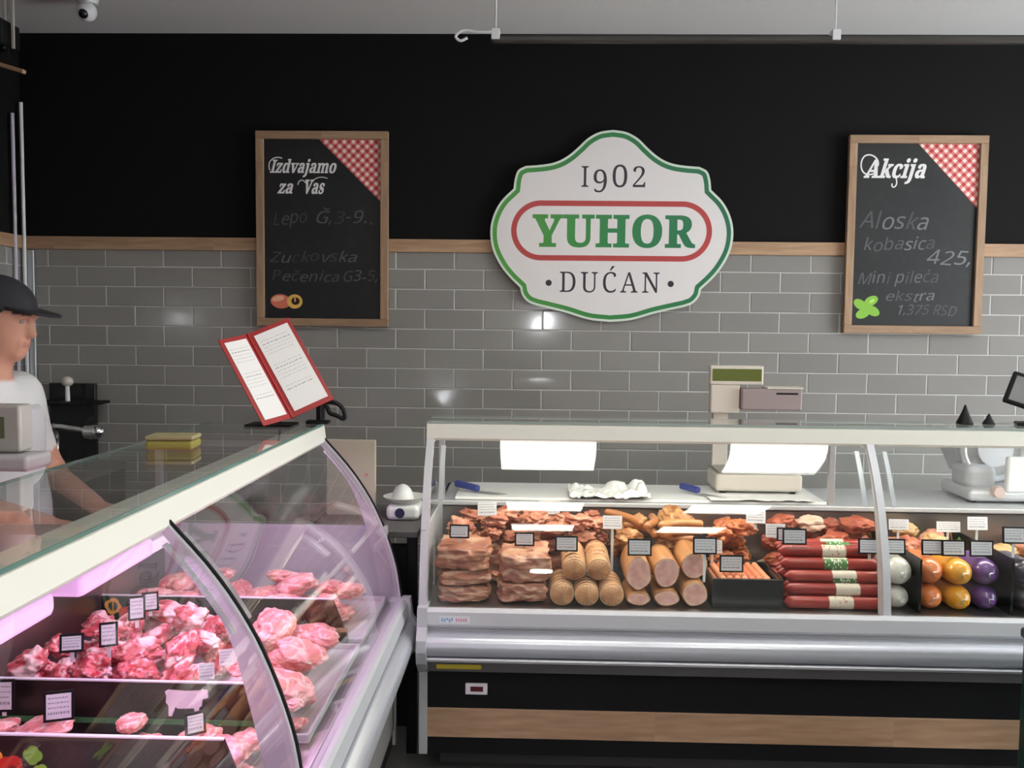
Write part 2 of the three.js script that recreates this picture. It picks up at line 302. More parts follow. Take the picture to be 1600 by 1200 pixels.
// ------------------------------------------------------------------ sign and chalkboards on the back wall
{
  const zx = (x) => (x - 780) / 1102, zy = (y) => (620 - y) / 1102;             // sign drawing units to metres
  const leftHalf = [[780, 78], [705, 90], [640, 125], [590, 172], [540, 215], [490, 245], [440, 262], [370, 272], [300, 277]];
  const corner = [[300, 277], [258, 300], [240, 345], [233, 402]], side = [[233, 402], [165, 470], [122, 550], [105, 635], [118, 735], [165, 830], [215, 893], [275, 950]], low = [[275, 950], [285, 990], [320, 1030], [370, 1050]], bottom = [[370, 1050], [450, 1068], [540, 1090], [660, 1125], [780, 1137]];
  const seg = (a) => new THREE.CatmullRomCurve3(a.map(([x, y]) => new THREE.Vector3(x, y, 0))).getPoints(a.length * 4).map((p) => [p.x, p.y]);
  const half = [leftHalf, corner, side, low, bottom].flatMap((a, i) => i ? seg(a).slice(1) : seg(a));
  const outline = [...half, ...half.slice(1, -1).reverse().map(([x, y]) => [1560 - x, y])];
  const shape = new THREE.Shape(outline.map(([x, y]) => new THREE.Vector2(zx(x), zy(y))));
  const s = thing('shop_sign', 'white scalloped shop sign with green border and red capsule around green letters', 'sign', [0.372, 2.115, 0.010]);
  mesh('board', toCreasedNormals(new THREE.ExtrudeGeometry(shape, { depth: 0.034, bevelEnabled: false }), 0.5), mats.dark_grey, s);
  const face = new THREE.ShapeGeometry(shape), p = face.attributes.position, uv = [];
  for (let i = 0; i < p.count; i++) uv.push((p.getX(i) * 1102 + 700) / 1400, (p.getY(i) * 1102 + 560) / 1120);
  face.setAttribute('uv', new THREE.Float32BufferAttribute(uv, 2));
  const print = canvas(1400, 1120, (g, w, h) => {
    const X = (x) => x - 780 + 700, Y = (y) => y - 620 + 560;
    g.fillStyle = '#e4e0df'; g.fillRect(0, 0, w, h);
    const path = () => { g.beginPath(); outline.forEach(([x, y], i) => i ? g.lineTo(X(x), Y(y)) : g.moveTo(X(x), Y(y))); g.closePath(); };
    const green = g.createLinearGradient(60, 800, 1340, 500); green.addColorStop(0, '#4f9a3c'); green.addColorStop(0.5, '#2c7f42'); green.addColorStop(1, '#1c6a4c');
    g.save(); path(); g.clip(); path(); g.lineWidth = 74; g.strokeStyle = green; g.stroke(); path(); g.lineWidth = 26; g.strokeStyle = '#d3e0d2'; g.stroke(); g.restore();
    g.strokeStyle = '#b5403f'; g.lineWidth = 30; g.beginPath(); const r = 151, ya = Y(481), yb = Y(783), xa = X(237), xb = X(1322);
    g.moveTo(xa + r, ya); g.lineTo(xb - r, ya); g.arc(xb - r, (ya + yb) / 2, r, -Math.PI / 2, Math.PI / 2); g.lineTo(xa + r, yb); g.arc(xa + r, (ya + yb) / 2, r, Math.PI / 2, Math.PI * 1.5); g.closePath(); g.stroke();
    const fit = (txt, font, size, x, y, width, fill, spacing = 0) => { g.font = `${font} ${size}px serif`; g.fillStyle = fill; g.textBaseline = 'alphabetic'; g.textAlign = 'left';
      const ws = [...txt].map((ch) => g.measureText(ch).width), tot = ws.reduce((a, b) => a + b, 0) + spacing * (txt.length - 1), k = width / tot; g.save(); g.translate(x, y); g.scale(k, 1); let u = 0; [...txt].forEach((ch, i) => { g.fillText(ch, u, 0); if (font === 'bold') { g.strokeStyle = fill; g.lineWidth = 9; g.strokeText(ch, u, 0); } u += ws[i] + spacing; }); g.restore(); };
    const gl = g.createLinearGradient(0, 0, 900, 0); gl.addColorStop(0, '#46943c'); gl.addColorStop(0.5, '#258045'); gl.addColorStop(1, '#1c734c');
    fit('YUHOR', 'bold', 238, X(345), Y(718), 895, gl, 6);
    g.lineWidth = 7; g.strokeStyle = '#2a8044';
    fit('DUĆAN', 'normal', 158, X(492), Y(972), 565, '#2b2430', 22);
    // old-style numerals: I, a descending 9, a small o, a small 2
    fit('I', 'normal', 160, X(604), Y(390), 50, '#2b2430'); g.save(); g.translate(0, 0); fit('9', 'normal', 172, X(668), Y(418), 92, '#2b2430'); fit('o', 'normal', 225, X(772), Y(390), 100, '#2b2430'); fit('2', 'normal', 160, X(886), Y(390), 88, '#2b2430'); g.restore();
    g.fillStyle = '#2b2430'; for (const x of [435, 1115]) { g.beginPath(); g.arc(X(x), Y(922), 17, 0, 7); g.fill(); }
  });
  const f = mesh('printed_face', face, M('#ffffff', 0.45, 0, { map: print }), s); f.position.z = 0.0347;
}
function gingham(g, x0, y0, x1, y1) {                   // printed checked-cloth corner: triangle x0,y0 - x1,y0 - x1,y1
  g.save(); g.beginPath(); g.moveTo(x0, y0); g.lineTo(x1, y0); g.lineTo(x1, y1); g.closePath(); g.clip();
  g.fillStyle = '#e8d3cc'; g.fillRect(x0, y0, x1 - x0, y1 - y0); g.translate(x1, y0); g.rotate(Math.PI / 4);
  const s = 17; for (let i = -40; i < 40; i++) for (let j = -40; j < 40; j++) { const a = (i % 2 + 2) % 2, b = (j % 2 + 2) % 2; g.fillStyle = a && b ? '#b32f33' : a || b ? '#d97a76' : '#efdcd6'; g.fillRect(i * s, j * s, s, s); }
  g.restore(); g.strokeStyle = '#2a1515'; g.lineWidth = 3; g.beginPath(); g.moveTo(x0, y0); g.lineTo(x1, y1); g.stroke();
}
function chalkboard(label, [x0, x1, y0, y1], draw) {
  const w = x1 - x0, h = y1 - y0, f = 0.040;
  const b = thing('chalkboard', label, 'chalkboard', [(x0 + x1) / 2, y0, 0.0225]);
  mesh('frame_rail', woodBox(-w / 2, w / 2, 0, f, 0, 0.03, 0.003), mats.frame_wood, b);
  mesh('frame_rail', woodBox(-w / 2, w / 2, h - f, h, 0, 0.03, 0.003), mats.frame_wood, b);
  for (const s of [-1, 1]) mesh('frame_stile', boxUV(bx(s > 0 ? w / 2 - f : -w / 2, s > 0 ? w / 2 : -w / 2 + f, f, h - f, 0, 0.03, 0.003), 1.2), mats.frame_wood_v, b);
  const W = 620, Hh = Math.round(W * (h - 2 * f) / (w - 2 * f));
  const tex = canvas(W, Hh, (g) => { g.fillStyle = '#111214'; g.fillRect(0, 0, W, Hh); const r = rng(9); for (let k = 0; k < 260; k++) { g.fillStyle = `rgba(150,155,160,${0.010 + 0.02 * r()})`; g.beginPath(); g.ellipse(r() * W, r() * Hh, 10 + 60 * r(), 4 + 14 * r(), r() * 3, 0, 7); g.fill(); } draw(g, W, Hh); });
  const pg = new THREE.BoxGeometry(w - 2 * f, h - 2 * f, 0.012).translate(0, h / 2, 0.008);
  mesh('slate', pg, M('#ffffff', 0.55, 0, { map: tex }), b);
}
// script lettering: slanted serif with heavy strokes and swashes
function script(g, txt, x, y, size, width, color = '#e4e2e2') {
  g.save(); g.translate(x, y); g.transform(1, 0, -0.08, 1, 0, 0); g.font = `italic bold ${size}px serif`; g.fillStyle = color; g.strokeStyle = color; g.lineWidth = size * 0.035; g.lineJoin = 'round';
  const k = width / g.measureText(txt).width; g.scale(k, 1); g.fillText(txt, 0, 0); g.strokeText(txt, 0, 0); g.restore();
}
function swash(g, pts, lw = 6) { g.strokeStyle = '#e4e2e2'; g.lineWidth = lw; g.lineCap = 'round'; g.beginPath(); g.moveTo(pts[0], pts[1]); for (let i = 2; i < pts.length; i += 6) g.bezierCurveTo(...pts.slice(i, i + 6)); g.stroke(); }
function chalk(g, txt, x, y, size, width, a, tilt = 0) {
  const r = rng(txt.length * 31 + x); g.save(); g.translate(x, y); g.rotate(tilt); g.font = `italic ${size}px sans-serif`; const k = width / g.measureText(txt).width; g.scale(k, 1); g.lineWidth = 2.2; let u = 0;
  for (const ch of txt) { g.fillStyle = `rgba(200,202,205,${a * (0.42 + 0.5 * r())})`; g.save(); g.translate(u, (r() - 0.5) * size * 0.12); g.rotate((r() - 0.5) * 0.16); g.fillText(ch, 0, 0); g.restore(); u += g.measureText(ch).width; } g.restore();
}
chalkboard('wood framed chalkboard left of the sign with a checked cloth corner and small sausage picture', [-1.436, -0.760, 1.608, 2.594], (g, w, h) => {
  gingham(g, w * 0.47, 0, w, h * 0.345);
  script(g, 'Izdvajamo', 30, h * 0.185, 92, 350); swash(g, [30, h * 0.17, 10, h * 0.11, 70, h * 0.09, 95, h * 0.105]);
  script(g, 'za', 70, h * 0.30, 92, 80); script(g, 'Vas', 205, h * 0.30, 100, 110); swash(g, [180, h * 0.25, 190, h * 0.20, 235, h * 0.24, 232, h * 0.27]); swash(g, [238, h * 0.28, 250, h * 0.21, 300, h * 0.20, 336, h * 0.215], 5);
  chalk(g, 'Lepo', 40, h * 0.475, 92, 190, 0.42, -0.05); chalk(g, 'Ğ,3-9..', 262, h * 0.465, 92, 320, 0.46);
  chalk(g, 'Zuckovska', 22, h * 0.685, 76, 470, 0.46, -0.01); chalk(g, 'Pečenica', 30, h * 0.79, 74, 370, 0.42); chalk(g, 'G3-5,', 412, h * 0.79, 80, 195, 0.46);
  const y = h * 0.905; g.fillStyle = '#d9745c'; g.beginPath(); g.ellipse(85, y, 55, 38, 0.1, 0, 7); g.fill(); g.fillStyle = '#e8b08c'; g.beginPath(); g.ellipse(70, y - 14, 34, 14, -0.2, 0, 7); g.fill(); g.fillStyle = '#e5b75c'; g.beginPath(); g.ellipse(160, y, 42, 38, 0, 0, 7); g.fill(); g.fillStyle = '#2a1a10'; g.beginPath(); g.ellipse(164, y - 2, 22, 20, 0, 0, 7); g.fill(); g.fillStyle = '#e5b75c'; g.fillRect(158, y - 20, 8, 22);
});
chalkboard('wood framed chalkboard right of the sign with a checked cloth corner and green leaf picture', [1.548, 2.232, 1.603, 2.588], (g, w, h) => {
  gingham(g, w * 0.50, 0, w, h * 0.35);
  script(g, 'Akcija', 40, h * 0.185, 125, 310); swash(g, [100, h * 0.16, 20, h * 0.20, 10, h * 0.10, 40, h * 0.07, 70, h * 0.045, 120, h * 0.08, 110, h * 0.12], 8); swash(g, [205, h * 0.19, 220, h * 0.24, 180, h * 0.25, 185, h * 0.22], 7);
  chalk(g, 'Aloska', 25, h * 0.46, 118, 350, 0.55, 0.03); chalk(g, 'kobasica', 45, h * 0.585, 88, 370, 0.55, -0.02); chalk(g, '425,', 370, h * 0.655, 100, 235, 0.6);
  chalk(g, 'Mini pileća', 20, h * 0.77, 84, 420, 0.5, -0.02); chalk(g, 'ekstra', 165, h * 0.862, 70, 260, 0.52); chalk(g, '1,375 RSD', 225, h * 0.935, 72, 310, 0.5, 0.02);
  g.fillStyle = '#7fb53a'; for (const [x, y, a] of [[45, 0.885, 0.6], [100, 0.865, -0.5], [110, 0.92, 0.5], [60, 0.935, -0.4]]) { g.beginPath(); g.ellipse(x, h * y, 38, 24, a, 0, 7); g.fill(); } g.fillStyle = '#a9d45c'; g.beginPath(); g.ellipse(105, h * 0.865, 16, 8, -0.6, 0, 7); g.fill();
});
// ------------------------------------------------------------------ meat: lumps with marbling in vertex colours
function paint(g, f) { const p = g.attributes.position, c = new Float32Array(p.count * 3); for (let i = 0; i < p.count; i++) c.set(f(p.getX(i), p.getY(i), p.getZ(i), i), 3 * i); g.setAttribute('color', new THREE.BufferAttribute(c, 3)); return g; }
function lump(seed, sx, sy, sz, amp, freq, colour, detail = 14, square = 0) {
  let g = new THREE.IcosahedronGeometry(1, detail); g.deleteAttribute('uv'); g.deleteAttribute('normal'); g = mergeVertices(g, 1e-4);
  const p = g.attributes.position, v = new THREE.Vector3();
  for (let i = 0; i < p.count; i++) {
    v.fromBufferAttribute(p, i);
    if (square) { const m = Math.max(Math.abs(v.x), Math.abs(v.y), Math.abs(v.z)); v.multiplyScalar(lerp(1, 1 / m * 0.82, square)); }
    const n = 1 + amp * fbm(v.x * freq + seed * 7.1, v.y * freq + seed * 3.3, v.z * freq - seed * 5.7, 3);
    v.multiplyScalar(n); p.setXYZ(i, v.x * sx, v.y * sy, v.z * sz);
  }
  g.computeVertexNormals(); g.computeBoundingBox(); g.translate(0, -g.boundingBox.min.y, 0);
  return paint(g, colour);
}
const meatM = M(C(1, 1, 1), 0.38, 0, { vertexColors: true, clearcoat: 0.25, clearcoatRoughness: 0.3 });
const smokedM = M(C(1, 1, 1), 0.42, 0, { vertexColors: true, clearcoat: 0.15, clearcoatRoughness: 0.35 });
const rawRed = (seed, fatness) => (x, y, z) => {
  const s = seed * 11.3, k = 22, w = 0.6 * fbm(x * 14 + s, y * 14, z * 14, 2);
  const vein = Math.abs(noise.noise(x * k + s + w * 2, y * k * 1.3, z * k)), slab = noise.noise(x * 9 - s, y * 9 + s, z * 9);
  const fat = Math.max(smooth(0.10, 0.02, vein) * 0.75, smooth(0.30 - fatness * 0.5, 0.42 - fatness * 0.5, slab));
  const lean = mix3([0.42, 0.030, 0.045], [0.66, 0.13, 0.14], clamp01(0.5 + fbm(x * 30 + s, y * 30, z * 30, 2)));
  return mix3(lean, [0.86, 0.60, 0.56], fat);
};
const pinkPork = (seed) => (x, y, z) => {
  const s = seed * 8.9, w = fbm(x * 12 + s, y * 12, z * 12, 2), vein = Math.abs(noise.noise(x * 18 + s + w, y * 18, z * 18 + w));
  return mix3(mix3([0.64, 0.17, 0.16], [0.78, 0.34, 0.31], clamp01(0.5 + w)), [0.88, 0.66, 0.60], smooth(0.14, 0.02, vein) * 0.8);
};
const rawKinds = [], porkKinds = [];
for (let k = 0; k < 10; k++) rawKinds.push(lump(k + 1, 0.062 + 0.012 * (k % 3), 0.030 + 0.006 * (k % 4), 0.044 + 0.010 * (k % 2), 0.46, 1.3, rawRed(k + 1, k % 3 === 0 ? 0.46 : 0.24), 15));
for (let k = 0; k < 6; k++) porkKinds.push(lump(k + 21, 0.075 + 0.012 * (k % 3), 0.032 + 0.005 * (k % 2), 0.055 + 0.008 * (k % 3), 0.34, 1.1, pinkPork(k + 3), 15));
// heightfield on which pieces are laid down one after the other, so that they rest on each other without cutting in
class Field {
  constructor(x0, x1, z0, z1, base, cell = 0.006, grow = 1) { Object.assign(this, { x0, x1, z0, z1, cell, grow, nx: Math.ceil((x1 - x0) / cell), nz: Math.ceil((z1 - z0) / cell) }); this.h = new Float32Array(this.nx * this.nz).fill(base); }
  cells(geo, m) {                                                    // lowest and highest point of the turned piece over each cell of its footprint
    const p = geo.attributes.position, ix = geo.index, out = new Map(), a = new THREE.Vector3(), b = new THREE.Vector3(), c = new THREE.Vector3(), n = ix ? ix.count : p.count, at = (v, k) => v.fromBufferAttribute(p, ix ? ix.getX(k) : k).applyMatrix4(m);
    const lo = [1e9, 1e9], hi = [-1e9, -1e9];
    const add = (x, y, z) => { lo[0] = Math.min(lo[0], x); hi[0] = Math.max(hi[0], x); lo[1] = Math.min(lo[1], z); hi[1] = Math.max(hi[1], z); const k = Math.floor(x / this.cell) * 4096 + Math.floor(z / this.cell), e = out.get(k); if (!e) out.set(k, [Math.floor(x / this.cell), Math.floor(z / this.cell), y, y]); else { if (y < e[2]) e[2] = y; if (y > e[3]) e[3] = y; } };
    for (let k = 0; k < n; k += 3) { at(a, k); at(b, k + 1); at(c, k + 2); const q = Math.max(1, Math.min(40, Math.ceil(Math.max(a.distanceTo(b), b.distanceTo(c), a.distanceTo(c)) / this.cell * 1.3))); for (let i = 0; i <= q; i++) for (let j = 0; j <= q - i; j++) { const u = i / q, v = j / q, w = 1 - u - v; add(a.x * u + b.x * v + c.x * w, a.y * u + b.y * v + c.y * w, a.z * u + b.z * v + c.z * w); } }
    return { list: [...out.values()], lo, hi };
  }
  rest(f, x, z) { const i0 = Math.round((x - this.x0) / this.cell), j0 = Math.round((z - this.z0) / this.cell); let y = -1e9; for (const [i, j, l] of f.list) for (let di = 0; di <= this.grow; di++) for (let dj = 0; dj <= this.grow; dj++) { const I = i + i0 + di, J = j + j0 + dj; if (I < 0 || J < 0 || I >= this.nx || J >= this.nz) continue; const h = this.h[I * this.nz + J]; if (h - l > y) y = h - l; } return y + 0.0012; }
  lay(f, x, z, y) { const i0 = Math.round((x - this.x0) / this.cell), j0 = Math.round((z - this.z0) / this.cell); for (const [i, j, , t] of f.list) for (let di = 0; di <= this.grow; di++) for (let dj = 0; dj <= this.grow; dj++) { const I = i + i0 + di, J = j + j0 + dj; if (I < 0 || J < 0 || I >= this.nx || J >= this.nz) continue; const k = I * this.nz + J; if (y + t > this.h[k]) this.h[k] = y + t; } }
  place(o, geo) {                                                    // lay object o, turned and scaled already, at its own x and z
    const m = new THREE.Matrix4().compose(new THREE.Vector3(), o.quaternion, o.scale), f = this.cells(geo, m), y = this.rest(f, o.position.x, o.position.z); this.lay(f, o.position.x, o.position.z, y); o.position.y = y; return o;
  }
  keep(o, geo) { this.lay(this.cells(geo, new THREE.Matrix4().compose(new THREE.Vector3(), o.quaternion, o.scale)), o.position.x, o.position.z, o.position.y); return o; }
  top(x, z, rx = 0.008, rz = 0.008) { let y = -1e9; for (let i = Math.floor((x - rx - this.x0) / this.cell); i <= (x + rx - this.x0) / this.cell; i++) for (let j = Math.floor((z - rz - this.z0) / this.cell); j <= (z + rz - this.z0) / this.cell; j++) if (i >= 0 && j >= 0 && i < this.nx && j < this.nz) y = Math.max(y, this.h[i * this.nz + j]); return y; }
  block(x0, x1, z0, z1, y) { for (let i = Math.max(0, Math.floor((x0 - this.x0) / this.cell)); i <= Math.min(this.nx - 1, (x1 - this.x0) / this.cell); i++) for (let j = Math.max(0, Math.floor((z0 - this.z0) / this.cell)); j <= Math.min(this.nz - 1, (z1 - this.z0) / this.cell); j++) this.h[i * this.nz + j] = Math.max(this.h[i * this.nz + j], y); }
}
// heap n pieces inside a rectangle: each tries several places and takes the lowest
function heap(field, name, label, category, group, kinds, mat, n, [x0, x1, z0, z1], seed, { tries = 14, tilt = 0.5, size = 1, vary = 0.3, bias = () => 0, limit = 1e9 } = {}) {
  const r = rng(seed), laid = [];
  for (let k = 0; k < n; k++) {
    const geo = kinds[Math.floor(r() * kinds.length)], e = new THREE.Euler((r() - 0.5) * tilt, r() * 6.28, (r() - 0.5) * tilt), s = size * (1 - vary / 2 + vary * r());
    const f = field.cells(geo, new THREE.Matrix4().makeRotationFromEuler(e).scale(new THREE.Vector3(s, s, s))); let best = null;
    for (let q = 0; q < tries; q++) { const ax = x0 - f.lo[0], bx_ = x1 - f.hi[0], az = z0 - f.lo[1], bz = z1 - f.hi[1]; if (bx_ < ax || bz < az) break; const x = ax + r() * (bx_ - ax), z = az + r() * (bz - az), y = field.rest(f, x, z), c = y + bias(x, z); if (!best || c < best[3]) best = [x, y, z, c]; }
    if (!best || best[1] > limit) continue;
    const m = mesh(name, geo, mat); m.rotation.copy(e); m.scale.setScalar(s); m.position.set(best[0], best[1], best[2]); field.lay(f, best[0], best[2], best[1]); laid.push(m);
  }
  const ys = laid.map((m) => m.position.y), lowY = Math.min(...ys), highY = Math.max(...ys), split = lowY + 0.45 * (highY - lowY);
  for (const m of laid) {                                            // which layer and which corner of its heap
    const u = (m.position.x - x0) / (x1 - x0), w = (m.position.z - z0) / (z1 - z0), cut = label.search(/ (in|behind|beside|between|lying|heaped) /);
    const where = `${highY - lowY > 0.03 ? (m.position.y > split ? 'upper ' : 'lower ') : ''}${w < 0.5 ? 'rear' : 'front'} ${u < 0.2 ? 'far left' : u < 0.4 ? 'left' : u < 0.6 ? 'middle' : u < 0.8 ? 'right' : 'far right'}`;
    tag(m, `${label.slice(0, cut)}, ${where},${label.slice(cut)}`, category, group);
  }
}
// white trays under the raw meat
const trayM = M(C(0.62, 0.60, 0.60), 0.35);
function tray(label, x0, x1, z0, z1, y = 0.6305) {
  const t = thing('meat_tray', label, 'tray', [(x0 + x1) / 2, y, (z0 + z1) / 2], 0, 'trays in the raw meat case'); const w = (x1 - x0) / 2, d = (z1 - z0) / 2;
  mesh('base', bx(-w, w, 0, 0.006, -d, d), trayM, t); for (const s of [-1, 1]) { mesh('rim', bx(-w, w, 0.006, 0.022, s > 0 ? d - 0.008 : -d, s > 0 ? d : -d + 0.008), trayM, t); mesh('rim', bx(s > 0 ? w - 0.008 : -w, s > 0 ? w : -w + 0.008, 0.006, 0.022, -d + 0.008, d - 0.008), trayM, t); }
}
tray('white meat tray behind the farthest divider board', -1.32, -0.525, 1.49, 1.93);
tray('white meat tray between the farthest and the cow printed divider board', -1.32, -0.525, 1.97, 2.58);
tray('white meat tray between the cow printed and the nearest divider board', -1.32, -0.56, 2.62, 2.86);
tray('white meat tray in front of the nearest divider board', -1.32, -0.525, 2.90, 3.5);
const rawField = new Field(-1.34, -0.50, 1.48, 3.52, 0.6375);
{
  heap(rawField, 'pork_piece', 'pale pork piece behind the farthest divider board', 'meat', 'pork behind the farthest divider', porkKinds, meatM, 40, [-1.31, -0.55, 1.51, 1.925], 31, { limit: 0.715, size: 0.85, tries: 50 });
  heap(rawField, 'beef_chunk', 'red raw meat chunk in the middle compartment heap', 'meat', 'red meat heap in the middle compartment', rawKinds, meatM, 90, [-1.31, -0.82, 1.975, 2.575], 32, { limit: 0.75, size: 0.74, tries: 60, bias: (x, z) => Math.max(0, 0.1 * (x + 1.0)) + 0.10 * (2.575 - z) });
  heap(rawField, 'pork_piece', 'pale pork piece beside the red raw meat heap', 'meat', 'pork in the middle compartment', porkKinds, meatM, 60, [-0.92, -0.535, 1.975, 2.575], 33, { limit: 0.72, size: 0.80, tries: 60 });
  heap(rawField, 'pork_piece', 'small pale pork piece in the strip along the glass', 'meat', 'small pork along the glass', porkKinds, meatM, 40, [-0.70, -0.528, 1.975, 2.575], 38, { limit: 0.70, size: 0.46, tries: 60, bias: (x) => -0.12 * x });
  heap(rawField, 'pork_piece', 'pale pork piece between cow printed and nearest boards', 'meat', 'pork in the narrow compartment', porkKinds, meatM, 70, [-1.31, -0.57, 2.625, 2.855], 34, { limit: 0.695, size: 0.56, tilt: 0.2, tries: 80 });
  heap(rawField, 'pork_piece', 'pale pork piece in front of the nearest divider board', 'meat', 'pork in the nearest compartment', porkKinds, meatM, 50, [-1.31, -0.535, 2.905, 3.48], 35, { limit: 0.69, size: 0.85, tries: 40 });
}
// black divider boards across the raw meat case
function peppers(g, x, y, s) {
  const ring = (cx, cy, r, c, d) => { g.fillStyle = c; for (let k = 0; k < 4; k++) { const a = k * Math.PI / 2 + d; g.beginPath(); g.arc(cx + r * 0.42 * Math.cos(a), cy + r * 0.42 * Math.sin(a), r * 0.62, 0, 7); g.fill(); } };
  ring(x + s * 0.5, y + s * 0.2, s * 0.62, '#e8a63a', 0.3); g.fillStyle = '#15100e'; g.beginPath(); g.arc(x + s * 0.5, y + s * 0.2, s * 0.34, 0, 7); g.fill(); g.fillStyle = '#e8a63a'; g.fillRect(x + s * 0.45, y - s * 0.2, s * 0.1, s * 0.8);
  ring(x + s * 1.5, y + s * 0.75, s * 0.60, '#cf2a1c', 0.6); g.fillStyle = '#8e120c'; g.beginPath(); g.arc(x + s * 1.55, y + s * 0.85, s * 0.22, 0, 7); g.fill();
  ring(x + s * 2.5, y + s * 0.15, s * 0.44, '#77b83a', 0.1); ring(x + s * 2.85, y + s * 0.9, s * 0.36, '#8cc63f', 0.5);
}
function cow(g, x, y, w, h) {
  g.fillStyle = '#ece6ee'; g.beginPath(); const P = [[0, 0.1], [0.08, 0.02], [0.5, 0.06], [0.82, 0.03], [0.88, -0.04], [0.93, 0.02], [1, 0.0], [1.0, 0.12], [1.02, 0.28], [0.95, 0.34], [0.88, 0.36], [0.86, 0.6], [0.80, 0.66], [0.78, 1], [0.70, 1], [0.68, 0.7], [0.30, 0.72], [0.24, 0.66], [0.22, 0.78], [0.16, 1], [0.08, 1], [0.08, 0.62], [0.02, 0.5], [0.03, 0.25]];
  P.forEach(([a, b], i) => i ? g.lineTo(x + a * w, y + b * h) : g.moveTo(x + a * w, y + b * h)); g.closePath(); g.fill();
}
function divider(label, z, x0, x1, h, draw, stripM) {
  const w = x1 - x0, t = thing('divider_board', label, 'divider', [(x0 + x1) / 2, 0.631, z]);
  const out = [[-w / 2, 0], [w / 2, 0], [w / 2, 0.035], [w / 2 - 0.045, h], [-w / 2, h]];
  mesh('board', new THREE.ExtrudeGeometry(new THREE.Shape(out.map((p) => new THREE.Vector2(...p))), { depth: 0.01, bevelEnabled: false }).translate(0, 0, -0.005), mats.black_gloss, t);
  const f = new THREE.ShapeGeometry(new THREE.Shape(out.map(([x, y]) => new THREE.Vector2(x * 0.998, y * 0.99 + 0.0005)))), p = f.attributes.position, uv = [];
  for (let i = 0; i < p.count; i++) uv.push((p.getX(i) + w / 2) / w, p.getY(i) / h);
  f.setAttribute('uv', new THREE.Float32BufferAttribute(uv, 2));
  mesh('print', f, M('#ffffff', 0.3, 0, { map: canvas(1024, Math.round(1024 * h / w), draw) }), t).position.z = 0.0053;
  mesh('top_edge', bx(-w / 2, w / 2 - 0.045, h, h + 0.003, -0.005, 0.005, 0), mats.white_plastic, t);
  if (stripM) mesh('bottom_strip', bx(-w / 2, w / 2, 0.052, 0.064, 0.0056, 0.0085, 0), stripM, t);
}
divider('farthest black divider board with pepper print and wooden strip', 1.95, -1.325, -0.565, 0.150, (g, w, h) => { g.fillStyle = '#15100e'; g.fillRect(0, 0, w, h); peppers(g, 20, h * 0.16, h * 0.28); }, mats.wood);
divider('black divider board with a white cow print and green strip', 2.60, -1.325, -0.575, 0.150, (g, w, h) => { g.fillStyle = '#17100f'; g.fillRect(0, 0, w, h); cow(g, w * 0.625, h * 0.09, w * 0.135, h * 0.44); }, M(C(0.05, 0.18, 0.06), 0.5));
divider('nearest black divider board with yellow red and green pepper print', 2.88, -1.325, -0.575, 0.150, (g, w, h) => { g.fillStyle = '#17100f'; g.fillRect(0, 0, w, h); peppers(g, w * 0.27, h * 0.22, h * 0.30); });

// ------------------------------------------------------------------ price tags
const tagTex = [0, 1, 2].map((s) => canvas(128, 80, (g, w, h) => { g.fillStyle = '#d3d3d6'; g.fillRect(0, 0, w, h); const r = rng(40 + s); g.fillStyle = '#8f8f98'; for (let k = 0; k < 4; k++) { let x = 10; while (x < 110) { const l = 4 + r() * 14; g.fillRect(x, 12 + k * 15, Math.min(l, 116 - x), 4 + (k === 3 ? 4 : 0)); x += l + 4; } } }));
const tagPaper = tagTex.map((t) => M('#ffffff', 0.6, 0, { map: t }));
function priceTag(label, x, y, z, { w = 0.072, h = 0.050, turn = 0, tilt = -0.12, framed = true, group = 'price tags in the smoked meat case', field = smokedField } = {}) {
  const low = field.top(x, z, w / 2 + 0.006, 0.022) + 0.003; let foot = field.top(x, z, 0.010, 0.012) + 0.001; y = Math.max(y, low + h / 2); const stem = y - h / 2 - foot;
  const t = thing('price_tag', label, 'price tag', [x, foot, z], turn, group);
  const c = new THREE.Group(); c.name = 'card_holder'; c.position.y = stem; c.rotation.x = tilt; t.add(c);
  const i = Math.floor(Math.abs(x * 37 + y * 91)) % 3;
  mesh('card', new THREE.BoxGeometry(w - (framed ? 0.010 : 0), h - (framed ? 0.010 : 0), 0.002).translate(0, h / 2, 0.0025), tagPaper[i], c);
  if (framed) mesh('frame', [bx(-w / 2, w / 2, 0, 0.006, -0.002, 0.004, 0.001), bx(-w / 2, w / 2, h - 0.006, h, -0.002, 0.004, 0.001), bx(-w / 2, -w / 2 + 0.006, 0.006, h - 0.006, -0.002, 0.004, 0.001), bx(w / 2 - 0.006, w / 2, 0.006, h - 0.006, -0.002, 0.004, 0.001), bx(-w / 2 + 0.004, w / 2 - 0.004, 0.004, h - 0.004, -0.002, 0, 0)], mats.black, c);
  if (stem > 0) mesh('stem', bx(-0.005, 0.005, 0, stem + 0.006, -0.004, -0.002, 0.001), mats.white_plastic, t);
}
